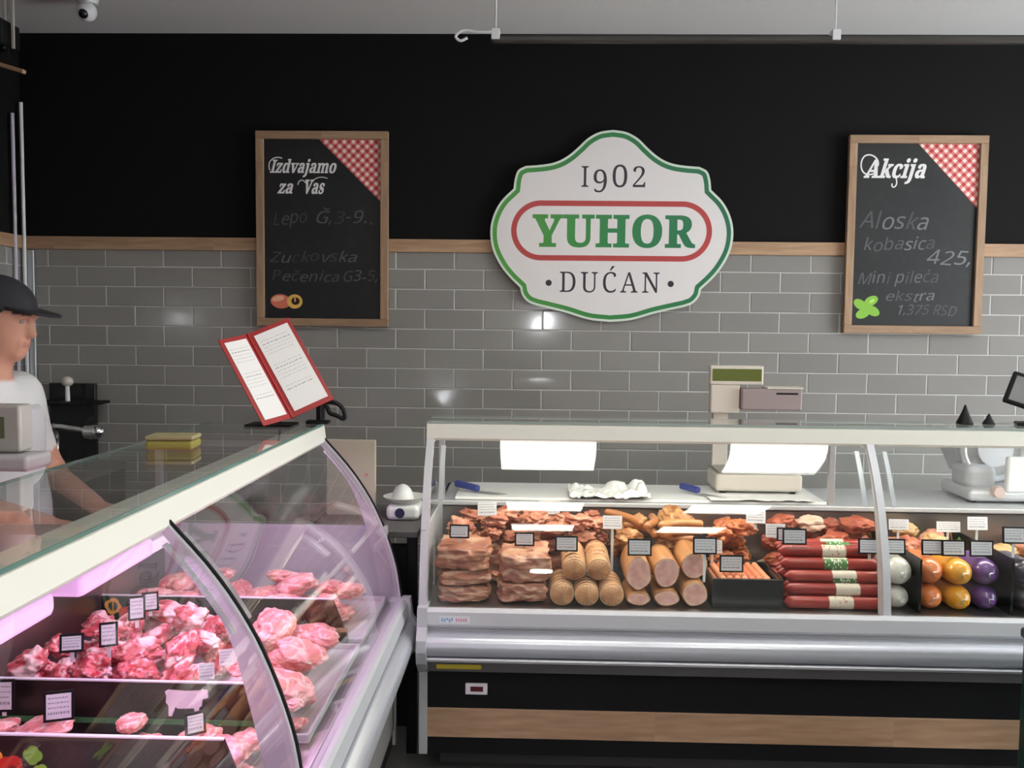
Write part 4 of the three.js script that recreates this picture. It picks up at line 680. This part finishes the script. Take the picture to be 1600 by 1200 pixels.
{ // till screen standing on the shop shelf at the right edge
  const t = thing('till_display', 'black tilted till display at the right edge above the case', 'screen', [1.86, 1.2695, 1.24], -0.35);
  mesh('foot', new RoundedBoxGeometry(0.12, 0.012, 0.09, 2, 0.005).translate(0, 0.006, 0), mats.black, t); mesh('neck', bx(-0.012, 0.012, 0.012, 0.07, -0.01, 0.01, 0.004), mats.black, t);
  const s = mesh('housing', new RoundedBoxGeometry(0.19, 0.125, 0.022, 2, 0.008).rotateX(-0.2).rotateZ(-0.32).translate(0.0, 0.115, 0.0), mats.black, t); mesh('display_window', new THREE.BoxGeometry(0.16, 0.095, 0.002).translate(0, 0, 0.0115).rotateX(-0.2).rotateZ(-0.32).translate(0.0, 0.115, 0.0), M(C(0.09, 0.10, 0.10), 0.15), s);
}
{
  const prof = [[0.0305, 0], [0.030, 0.004], [0.012, 0.045], [0.003, 0.071], [0.0005, 0.073]].map((p) => new THREE.Vector2(...p));
  const a = mesh('plastic_cone', new THREE.LatheGeometry([new THREE.Vector2(0.0005, 0), ...prof], 24), mats.black); a.position.set(1.625, 1.2692, 1.20); tag(a, 'larger black cone on the glass shelf, left of the two', 'cone');
  const b = mesh('plastic_cone', new THREE.LatheGeometry([new THREE.Vector2(0.0005, 0), ...prof], 24).scale(0.75, 0.55, 0.75), mats.black); b.position.set(1.715, 1.2692, 1.20); tag(b, 'smaller black cone on the glass shelf next to the till display', 'cone');
}

// ------------------------------------------------------------------ on and behind the left case
{ // red menu folder leaning on a wire easel
  const o = new THREE.Vector3(-0.886, 1.274, 1.755), u = new THREE.Vector3(0.205, 0.088, -0.13), up = new THREE.Vector3(-0.184, 0.272, -0.10);
  const U = u.clone().normalize(), N = u.clone().cross(up).normalize(), V = N.clone().cross(U).normalize();
  const t = thing('menu_folder', 'open red menu folder with two white pages tilted on the glass shelf', 'menu', [o.x, o.y, o.z]);
  t.quaternion.setFromRotationMatrix(new THREE.Matrix4().makeBasis(U, V, N));
  const W = u.length(), Hh = up.length(), lw = W * 0.42;
  const page = (seed) => canvas(256, 512, (g, w, h) => { g.fillStyle = '#e9e6e4'; g.fillRect(0, 0, w, h); const r = rng(seed); g.strokeStyle = 'rgba(90,95,110,0.55)'; g.lineWidth = 3; for (const b of [0.10, 0.42, 0.70]) for (let k = 0; k < (b > 0.6 ? 2 : 5); k++) { const y = h * b + k * 22; g.lineWidth = k === 1 ? 5 : 2; let x = 24; while (x < 220) { const l = 8 + r() * 26; g.beginPath(); g.moveTo(x, y); g.lineTo(Math.min(x + l, 232), y + (r() - 0.5) * 4); g.stroke(); x += l + 8; } } });
  const leaf = (n, x0, x1, fold, seed) => { const g = new THREE.Group(); g.name = n; g.rotation.y = fold; t.add(g); g.position.x = lw; mesh('cover', bx(x0, x1, 0, Hh, -0.004, 0, 0.0015), mats.red, g); mesh('page', new THREE.BoxGeometry(Math.abs(x1 - x0) - 0.022, Hh - 0.036, 0.0016).translate((x0 + x1) / 2 + (x0 < 0 ? 0.003 : -0.002), Hh / 2, 0.0012), M('#ffffff', 0.6, 0, { map: page(seed) }), g); };
  leaf('left_leaf', -lw, -0.006, 0.28, 5); leaf('right_leaf', 0.006, W - lw, -0.10, 6); mesh('spine', cyl(0.008, 0.008, Hh, lw, Hh / 2, -0.004), mats.red, t);
  const e = thing('menu_easel', 'thin black wire easel behind the red menu folder', 'easel', [-0.89, 1.2695, 1.56]);
  mesh('base', bx(-0.10, 0.06, 0, 0.006, -0.05, 0.06, 0.002), mats.black, e); mesh('back_support', tube([[0, 0.006, -0.03], [-0.01, 0.10, -0.02], [-0.02, 0.15, -0.01]], 0.004), mats.black, e);
}
{ // black clip with a loop at the far rail end
  const t = thing('rail_clip', 'black loop shaped clip at the far end of the left rail', 'clip', [-0.745, 1.2695, 1.50]);
  mesh('foot', bx(-0.06, 0.02, 0, 0.012, -0.02, 0.02, 0.003), mats.black, t);
  mesh('loop', new THREE.TubeGeometry(new THREE.CatmullRomCurve3([[-0.02, 0.058, 0], [0.03, 0.056, 0], [0.055, 0.035, 0], [0.06, 0.0, 0.0], [0.03, 0.012, 0], [0.008, 0.02, 0], [-0.004, 0.045, 0]].map((p) => new THREE.Vector3(...p)), true), 48, 0.008, 8).translate(0.0, 0.012, -0.06), mats.black, t); mesh('arm', bx(-0.03, -0.012, 0.008, 0.076, -0.07, -0.01, 0.003), mats.black, t);
}
{ const g = new RoundedBoxGeometry(0.13, 0.026, 0.09, 3, 0.010); const s = thing('sponge_pack', 'yellow sponge pack lying on the left glass shelf', 'sponge', [-1.01, 1.2695, 2.16], 0.1); mesh('sponge', g.translate(0, 0.013, 0), M(C(0.26, 0.23, 0.05), 0.85), s); mesh('scouring_layer', new RoundedBoxGeometry(0.13, 0.012, 0.09, 2, 0.005).translate(0, 0.0325, 0), M(C(0.30, 0.26, 0.13), 0.9), s); }
{ // corner table between the cases with an upright board and a small scale
  const t = thing('corner_table', 'dark corner table between the two display cases', 'table', [-0.64, 0, 1.10]);
  mesh('table_top', bx(-0.21, 0.21, 0.83, 0.855, -0.25, 0.25, 0.004), mats.dark_grey, t); for (const sx of [-1, 1]) for (const sz of [-1, 1]) mesh('leg', bx(sx * 0.185 - 0.018, sx * 0.185 + 0.018, 0, 0.83, sz * 0.22 - 0.018, sz * 0.22 + 0.018), mats.black, t); mesh('modesty_panel', bx(-0.165, 0.165, 0.10, 0.80, 0.205, 0.225), mats.black, t);
  const b = thing('upright_board', 'cream cutting board standing upright behind the left case end', 'cutting board', [-0.735, 0.8555, 1.08]); mesh('board', new RoundedBoxGeometry(0.20, 0.305, 0.018, 2, 0.006).translate(0, 0.1525, 0), M(C(0.50, 0.46, 0.36), 0.6), b); mesh('screw', cyl(0.006, 0.006, 0.004, 0.065, 0.165, 0.0105, 'z', 12), mats.chrome, b);
  const k = thing('kitchen_scale', 'small white scale with a round pan on the corner table', 'scale', [-0.515, 0.8555, 1.10]); mesh('base', new RoundedBoxGeometry(0.13, 0.06, 0.15, 3, 0.02).translate(0, 0.03, 0), mats.white_plastic, k); mesh('pan', new THREE.LatheGeometry([[0.001, 0.060], [0.045, 0.062], [0.085, 0.085], [0.088, 0.085], [0.048, 0.058], [0.001, 0.056]].map((p) => new THREE.Vector2(...p)), 32), mats.white, k); mesh('dome', new THREE.SphereGeometry(0.045, 24, 12, 0, 6.29, 0, Math.PI / 2).translate(-0.01, 0.063, 0).scale(1, 1.5, 1).translate(0, -0.03, 0), mats.white_plastic, k); mesh('dial', cyl(0.02, 0.018, 0.006, -0.01, 0.03, 0.077, 'z'), M(C(0.03, 0.03, 0.08), 0.3), k);
}
{ // sink unit with chrome tap in the left back corner
  const t = thing('sink_unit', 'dark sink unit with a chrome tap in the left back corner', 'sink', [-2.36, 0, 0.30]);
  mesh('cabinet', bx(-0.28, 0.22, 0, 0.86, -0.27, 0.22, 0.005), mats.black, t); mesh('basin', [bx(-0.29, 0.23, 0.86, 0.90, -0.27, 0.24, 0.006)], mats.steel_dull, t);
  mesh('splash_panel', bx(-0.16, 0.08, 0.90, 1.30, -0.27, -0.24, 0.004), mats.black_gloss, t); mesh('shelf', bx(-0.16, 0.16, 1.20, 1.215, -0.24, -0.06, 0.002), mats.black, t);
  mesh('tap', tube([[-0.05, 0.90, -0.1], [-0.05, 1.06, -0.1], [-0.03, 1.10, -0.04], [0.08, 1.10, 0.02], [0.20, 1.08, 0.05], [0.21, 1.05, 0.05]], 0.014, 30, 12), mats.chrome, t); mesh('tap_head', [cyl(0.032, 0.036, 0.05, 0.20, 1.085, 0.05, 'x'), new THREE.SphereGeometry(0.036, 20, 12).translate(0.235, 1.085, 0.05)], mats.chrome, t);
  const d = thing('soap_dispenser', 'slim white dispenser with a round head above the sink', 'dispenser', [-2.375, 1.2155, 0.15]); mesh('stem', cyl(0.012, 0.010, 0.08, 0, 0.04, 0), mats.white_plastic, d); mesh('head', new THREE.SphereGeometry(0.03, 20, 14).scale(1, 0.85, 1).translate(0, 0.10, 0), M(C(0.6, 0.57, 0.50), 0.4), d);
}
{ // scale beside the shop assistant
  const t = thing('weighing_scale', 'grey scale with a greenish display beside the shop assistant', 'scale', [-1.44, 0.9005, 2.36]);
  mesh('base', new RoundedBoxGeometry(0.22, 0.09, 0.16, 3, 0.015).translate(-0.03, 0.045, 0), mats.white_plastic, t); mesh('pole', bx(-0.05, -0.01, 0.08, 0.40, -0.03, 0.0, 0.006), mats.grey_plastic, t);
  const h = mesh('display_head', new RoundedBoxGeometry(0.26, 0.12, 0.06, 3, 0.008).translate(0.0, 0.445, 0), M(C(0.40, 0.38, 0.35), 0.45), t); mesh('display_window', bx(-0.11, 0.09, 0.42, 0.475, 0.0302, 0.0318, 0), M(C(0.10, 0.12, 0.06), 0.3), h); mesh('tray', new RoundedBoxGeometry(0.30, 0.04, 0.12, 2, 0.012).translate(0.02, 0.36, 0.01), M(C(0.45, 0.43, 0.44), 0.45), t);
}
// corner profile, conduits
{ const p = thing('conduit', 'pale vertical conduit pair running up the left back corner', 'pipe', [X0 + 0.02, 0, 0.03]); mesh('pipe', cyl(0.009, 0.009, 1.66, 0.01, 1.90, 0.015, 'y', 14), mats.white_plastic, p); mesh('pipe', cyl(0.009, 0.009, 1.60, 0.005, 1.86, 0.085, 'y', 14), M(C(0.55, 0.50, 0.58), 0.4), p); mesh('clip', bx(-0.005, 0.022, 1.70, 1.72, -0.006, 0.10, 0.002), mats.grey_plastic, p); mesh('tile_profile', bx(0.012, 0.047, 1.0, 1.985, -0.015, 0.0, 0.003), mats.alu, p); }

// ------------------------------------------------------------------ under the ceiling
{ const c = thing('security_camera', 'small white dome security camera under the ceiling at the left', 'camera', [-2.06, H, 0.50]); mesh('mount', cyl(0.045, 0.052, 0.03, 0, -0.016, 0), mats.white_plastic, c); mesh('body', new THREE.SphereGeometry(0.044, 24, 16).translate(0, -0.065, 0.005), mats.white_plastic, c); mesh('lens', new THREE.SphereGeometry(0.022, 18, 12).translate(-0.0, -0.083, 0.034), mats.black_gloss, c); }
{ const r = thing('ceiling_rail', 'dark rail hung under the ceiling on white brackets above the sign', 'rail', [0, 0, 0.70]);
  mesh('rail', new RoundedBoxGeometry(3.1, 0.032, 0.035, 2, 0.012).translate(1.34, 2.845, 0), M(C(0.055, 0.05, 0.045), 0.35, 0.3), r);
  for (const x of [-0.19, 1.25]) { const b = mesh('bracket', bx(x - 0.018, x + 0.018, 2.84, 2.885, -0.025, 0.025, 0.004), mats.white_plastic, r); mesh('rod', cyl(0.004, 0.004, H - 2.885, x, (H + 2.885) / 2, 0, 'y', 8), mats.white_plastic, b); }
  mesh('cable', tube([[-0.19, 2.87, 0.02], [-0.26, 2.868, 0.02], [-0.33, 2.875, 0.02], [-0.36, 2.85, 0.02], [-0.34, 2.832, 0.02], [-0.31, 2.845, 0.02]], 0.006), mats.white_plastic, r); }
{ const r = thing('hanging_lamp', 'black hanging lamp box with a tan bar at the upper left edge', 'lamp', [-2.38, 0, 0.66]);
  mesh('box', new RoundedBoxGeometry(0.16, 0.11, 0.14, 2, 0.01).translate(-0.02, 2.87, 0), mats.black, r); for (const x of [0.02, 0.055]) mesh('strap', bx(x + 0.01, x + 0.022, 2.81, H, 0.0, 0.012, 0.002), M(C(0.45, 0.42, 0.38), 0.5), r); mesh('bar', woodBox(-0.22, 0.09, 2.752, 2.770, -0.01, 0.02, 0.003).translate(0, -2.76, 0).rotateZ(-0.28).translate(0.03, 2.735, 0), mats.wood, r); mesh('bar_link', bx(0.035, 0.05, 2.768, 2.82, 0, 0.012, 0.002), mats.black, r); mesh('spot_head', cyl(0.03, 0.022, 0.07, -0.085, 2.715, 0.005, 'y'), mats.chrome, r); }
{ // round wall lamp on the wall behind the viewer: the line of glints down the glazed tiles, glass and sill
  const s = thing('wall_lamp', 'round bright wall lamp on the wall behind the viewer', 'lamp', [0.09, 1.68, Z1]); mesh('housing', new THREE.LatheGeometry([[0.001, 0], [0.15, 0], [0.15, 0.05], [0.14, 0.05], [0.138, 0.03], [0.001, 0.03]].map((p) => new THREE.Vector2(...p)), 36).rotateX(-Math.PI / 2), mats.white_plastic, s);
  mesh('light_face', cyl(0.135, 0.135, 0.006, 0, 0, -0.04, 'z', 36), M(C(0.9, 0.9, 0.9), 0.5, 0, { emissive: C(0.96, 0.98, 1), emissiveIntensity: 45 }), s);
  const l = new THREE.RectAreaLight(C(0.96, 0.98, 1), 12, 0.22, 0.22); l.name = 'wall_lamp_light'; l.position.set(0, 0, -0.055); s.add(l); }
{ const b = thing('waste_bin', 'dark green waste bin at the lower right edge', 'bin', [1.735, 0, 2.0]); mesh('body', new RoundedBoxGeometry(0.40, 0.66, 0.36, 3, 0.02).translate(0, 0.33, 0), mats.green_dark, b); mesh('lid', new RoundedBoxGeometry(0.41, 0.035, 0.37, 2, 0.012).translate(0, 0.678, 0), mats.green_dark, b); }

// ------------------------------------------------------------------ shop assistant: one continuous body from tapered capsules
{
  const v3 = (a) => new THREE.Vector3(...a);
  const cap = (p, a, b, ra, rb) => { const dx = b[0] - a[0], dy = b[1] - a[1], dz = b[2] - a[2], l = dx * dx + dy * dy + dz * dz; const t = clamp01(((p[0] - a[0]) * dx + (p[1] - a[1]) * dy + (p[2] - a[2]) * dz) / l); return Math.hypot(p[0] - a[0] - t * dx, p[1] - a[1] - t * dy, p[2] - a[2] - t * dz) - lerp(ra, rb, t); };
  const ell = (p, c, r) => { const x = (p[0] - c[0]) / r[0], y = (p[1] - c[1]) / r[1], z = (p[2] - c[2]) / r[2], k = Math.hypot(x, y, z); return (k - 1) * Math.min(...r); };
  const smin = (a, b, k) => { const h = Math.max(0, k - Math.abs(a - b)) / k; return Math.min(a, b) - h * h * k * 0.25; };
  function surface(f, c, half, res, most = 120000) {
    const mc = new MarchingCubes(res, new THREE.MeshBasicMaterial(), false, false, most); mc.isolation = 0; const hs = res / 2;
    for (let k = 0; k < res; k++) for (let j = 0; j < res; j++) for (let i = 0; i < res; i++) mc.field[i + j * res + k * res * res] = -f([c[0] + (i - hs) / hs * half, c[1] + (j - hs) / hs * half, c[2] + (k - hs) / hs * half]);
    mc.update(); const n = mc.count ?? mc.geometry.drawRange.count, g = new THREE.BufferGeometry();
    g.setAttribute('position', new THREE.Float32BufferAttribute(mc.positionArray.slice(0, n * 3).map((x, i) => x * half + c[i % 3]), 3));
    let h = mergeVertices(g, 1e-5); h.computeVertexNormals(); return h;
  }
  const P = { pelvis: [0, 0.93, 0], waist: [0.01, 1.08, 0], chest: [0.0, 1.29, 0], neck: [0.02, 1.44, 0], head: [0.045, 1.60, 0] };
  const arm = (s) => ({ sh: [0.0, 1.385, s * 0.185], el: [0.055, 1.125, s * 0.255], wr: [0.265, 1.035, s * 0.14] });
  const torso = (p) => { let d = cap([p[0] * 1.25, p[1], p[2]], [0, 0.93, -0.06], [0, 0.93, 0.06], 0.135, 0.135); d = smin(d, cap([p[0] * 1.15, p[1], p[2]], [0.02, 1.06, -0.05], [0.02, 1.06, 0.05], 0.135, 0.135), 0.12); d = smin(d, cap([p[0] * 1.2, p[1], p[2]], [0, 1.28, -0.085], [0, 1.28, 0.085], 0.135, 0.135), 0.12); return smin(d, cap(p, [0, 1.385, -0.16], [0, 1.385, 0.16], 0.066, 0.066), 0.08); };
  const body = (p) => {
    let d = torso(p); d = smin(d, cap(p, [0.0, 1.40, 0], [0.03, 1.52, 0], 0.062, 0.056), 0.05);
    for (const s of [-1, 1]) { const a = arm(s); d = smin(d, cap(p, a.sh, a.el, 0.060, 0.044), 0.05); d = smin(d, cap(p, a.el, a.wr, 0.043, 0.029), 0.03); d = smin(d, cap(p, [0, 0.90, s * 0.085], [0.015, 0.50, s * 0.095], 0.092, 0.060), 0.06); d = smin(d, cap(p, [0.015, 0.50, s * 0.095], [-0.01, 0.09, s * 0.10], 0.058, 0.040), 0.04); d = smin(d, cap(p, [-0.03, 0.045, s * 0.10], [0.15, 0.035, s * 0.12], 0.042, 0.034), 0.04); }
    return d;
  };
  const H0 = [0.055, 1.625, 0];                                      // head centre, face towards +x, chin a little down
  const turnH = (p) => { const x = p[0] - H0[0], y = p[1] - H0[1], c = Math.cos(0.16), s = Math.sin(0.16); return [x * c - y * s, x * s + y * c, p[2]]; };
  const head = (q) => { const p = turnH(q); let d = ell(p, [-0.012, 0.028, 0], [0.098, 0.088, 0.076]); d = smin(d, ell(p, [0.028, -0.045, 0], [0.060, 0.072, 0.056]), 0.05); d = smin(d, cap(p, [0.05, -0.088, 0], [0.066, -0.092, 0], 0.022, 0.020), 0.03);
    d = smin(d, cap(p, [0.086, 0.012, 0], [0.104, -0.028, 0], 0.010, 0.013), 0.018); d = smin(d, cap(p, [0.084, 0.030, -0.032], [0.084, 0.030, 0.032], 0.014, 0.014), 0.02);
    d = smin(d, cap(p, [0.083, -0.058, -0.016], [0.083, -0.058, 0.016], 0.008, 0.008), 0.012); d = smin(d, cap(p, [0.081, -0.072, -0.014], [0.081, -0.072, 0.014], 0.008, 0.008), 0.012);
    for (const s of [-1, 1]) { d = smin(d, ell(p, [-0.012, -0.002, s * 0.078], [0.020, 0.032, 0.010]), 0.012); d = Math.max(d, -ell(p, [0.098, 0.008, s * 0.030], [0.014, 0.010, 0.016])); }
    return smin(d, cap(q, [0.02, 1.44, 0], [0.035, 1.56, 0], 0.058, 0.055), 0.03); };
  const hand = (s) => { const w = arm(s).wr, f = []; const base = [w[0] + 0.03, w[1] - 0.014, w[2] - s * 0.012];
    for (let k = 0; k < 4; k++) { const o = (k - 1.5) * 0.019, L = [0.85, 1, 0.95, 0.75][k]; const a = [base[0] + 0.062, base[1] - 0.010, base[2] + o], b = [a[0] + 0.036 * L, a[1] - 0.010, a[2] + o * 0.1], c = [b[0] + 0.020 * L, b[1] - 0.020, b[2]], e = [c[0] + 0.006 * L, c[1] - 0.018, c[2]]; f.push([a, b, 0.0092, 0.0085], [b, c, 0.0085, 0.0078], [c, e, 0.0078, 0.007]); }
    const t0 = [base[0] + 0.010, base[1] - 0.008, base[2] - s * 0.030], t1 = [t0[0] + 0.034, t0[1] - 0.014, t0[2] - s * 0.016], t2 = [t1[0] + 0.028, t1[1] - 0.012, t1[2] + s * 0.004];
    return (p) => { let d = ell(p, [base[0] + 0.028, base[1], base[2]], [0.052, 0.019, 0.043]); d = smin(d, cap(p, arm(s).wr, base, 0.027, 0.022), 0.02); d = smin(d, cap(p, t0, t1, 0.013, 0.011), 0.012); d = smin(d, cap(p, t1, t2, 0.011, 0.009), 0.006); let g = 1e9; for (const [a, b, ra, rb] of f) g = Math.min(g, cap(p, a, b, ra, rb)); return smin(d, g, 0.008); }; };
  const skin = [0.50, 0.25, 0.17], shirt = [0.62, 0.62, 0.62], dark = [0.03, 0.03, 0.035];
  const parts = [surface(body, [0.02, 0.87, 0], 0.96, 150), surface(head, [0.045, 1.60, 0], 0.19, 84), ...[-1, 1].map((s) => { const w = arm(s).wr; return surface(hand(s), [w[0] + 0.06, w[1] - 0.02, w[2] - s * 0.01], 0.12, 76); })];
  const geo = mergeGeometries(parts.map((g, i) => { const r = g; return paint(r, (x, y, z) => {
    if (i >= 2) return skin;
    if (i === 1) { const p = turnH([x, y, z]); if (p[0] < 0.045 && p[1] > -0.01 + 0.6 * Math.max(0, p[0] + 0.02) && !(Math.abs(p[2]) > 0.075 && Math.abs(p[0] + 0.012) < 0.024)) return [0.03, 0.02, 0.016]; if (p[0] > 0.078 && Math.abs(p[1] + 0.065) < 0.009 && Math.abs(p[2]) < 0.02) return [0.40, 0.17, 0.13]; if (p[0] > 0.05 && p[1] > 0.026 && p[1] < 0.036 && Math.abs(Math.abs(p[2]) - 0.032) < 0.02) return [0.05, 0.03, 0.02]; return skin; }
    if (y < 0.12) return [0.02, 0.02, 0.02]; if (y < 0.92) return dark; if (y > 1.445 && Math.abs(z) < 0.075) return skin;
    for (const s of [-1, 1]) { const a = arm(s), t = ((x - a.sh[0]) * (a.el[0] - a.sh[0]) + (y - a.sh[1]) * (a.el[1] - a.sh[1]) + (z - a.sh[2]) * (a.el[2] - a.sh[2])) / v3(a.sh).distanceToSquared(v3(a.el)); if (z * s > 0.1 && t > 0.72 && cap([x, y, z], a.el, a.sh, 0.06, 0.06) < 0.02) return skin; if (cap([x, y, z], a.el, a.wr, 0.045, 0.035) < 0.012 && x > 0.04 && y < 1.17) return skin; }
    return shirt; }); }));
  const t = thing('person', 'shop assistant in black cap and pale apron leaning over the left case', 'person', [-1.665, 0, 1.97]);
  mesh('body', geo, M(C(1, 1, 1), 0.6, 0, { vertexColors: true }), t);
  mesh('apron', surface((p) => Math.max(torso(p) - 0.012, 0.02 - p[0] + 0.2 * Math.max(0, p[1] - 1.2), p[1] - 1.36, 0.55 - p[1], Math.abs(p[2]) - (p[1] > 1.15 ? 0.13 : 0.21)), [0.02, 0.98, 0], 0.5, 84), M(C(0.50, 0.50, 0.52), 0.75), t);
  const hat = new THREE.Group(); hat.name = 'cap'; hat.position.set(H0[0], H0[1], 0); hat.rotation.z = -0.16; t.add(hat);
  const clothM = M(C(0.012, 0.012, 0.016), 0.8);
  mesh('crown', new THREE.SphereGeometry(1, 40, 20, 0, Math.PI * 2, 0, Math.PI * 0.52).scale(0.112, 0.092, 0.090).translate(-0.012, 0.040, 0), clothM, hat);
  const vs = new THREE.Shape(); vs.moveTo(0.055, -0.072); vs.bezierCurveTo(0.13, -0.075, 0.175, -0.045, 0.175, 0); vs.bezierCurveTo(0.175, 0.045, 0.13, 0.075, 0.055, 0.072); vs.bezierCurveTo(0.09, 0.05, 0.09, -0.05, 0.055, -0.072);
  mesh('visor', new THREE.ExtrudeGeometry(vs, { depth: 0.004, bevelEnabled: true, bevelSize: 0.002, bevelThickness: 0.0015, bevelSegments: 2, curveSegments: 14 }).rotateX(-Math.PI / 2).rotateZ(-0.06).translate(0, 0.044, 0), clothM, hat);
  for (const s of [-1, 1]) mesh('eye', new THREE.SphereGeometry(0.010, 14, 10).translate(0.081, 0.008, s * 0.030), M(C(0.25, 0.20, 0.18), 0.2), hat);
  const cb = mesh('cutting_board', bx(-1.475, -1.18, 0.9005, 0.940, 1.74, 2.20, 0.006), mats.white); tag(cb, 'thick white cutting board under the hands of the shop assistant', 'cutting board');
}
renderer.render(scene, camera);
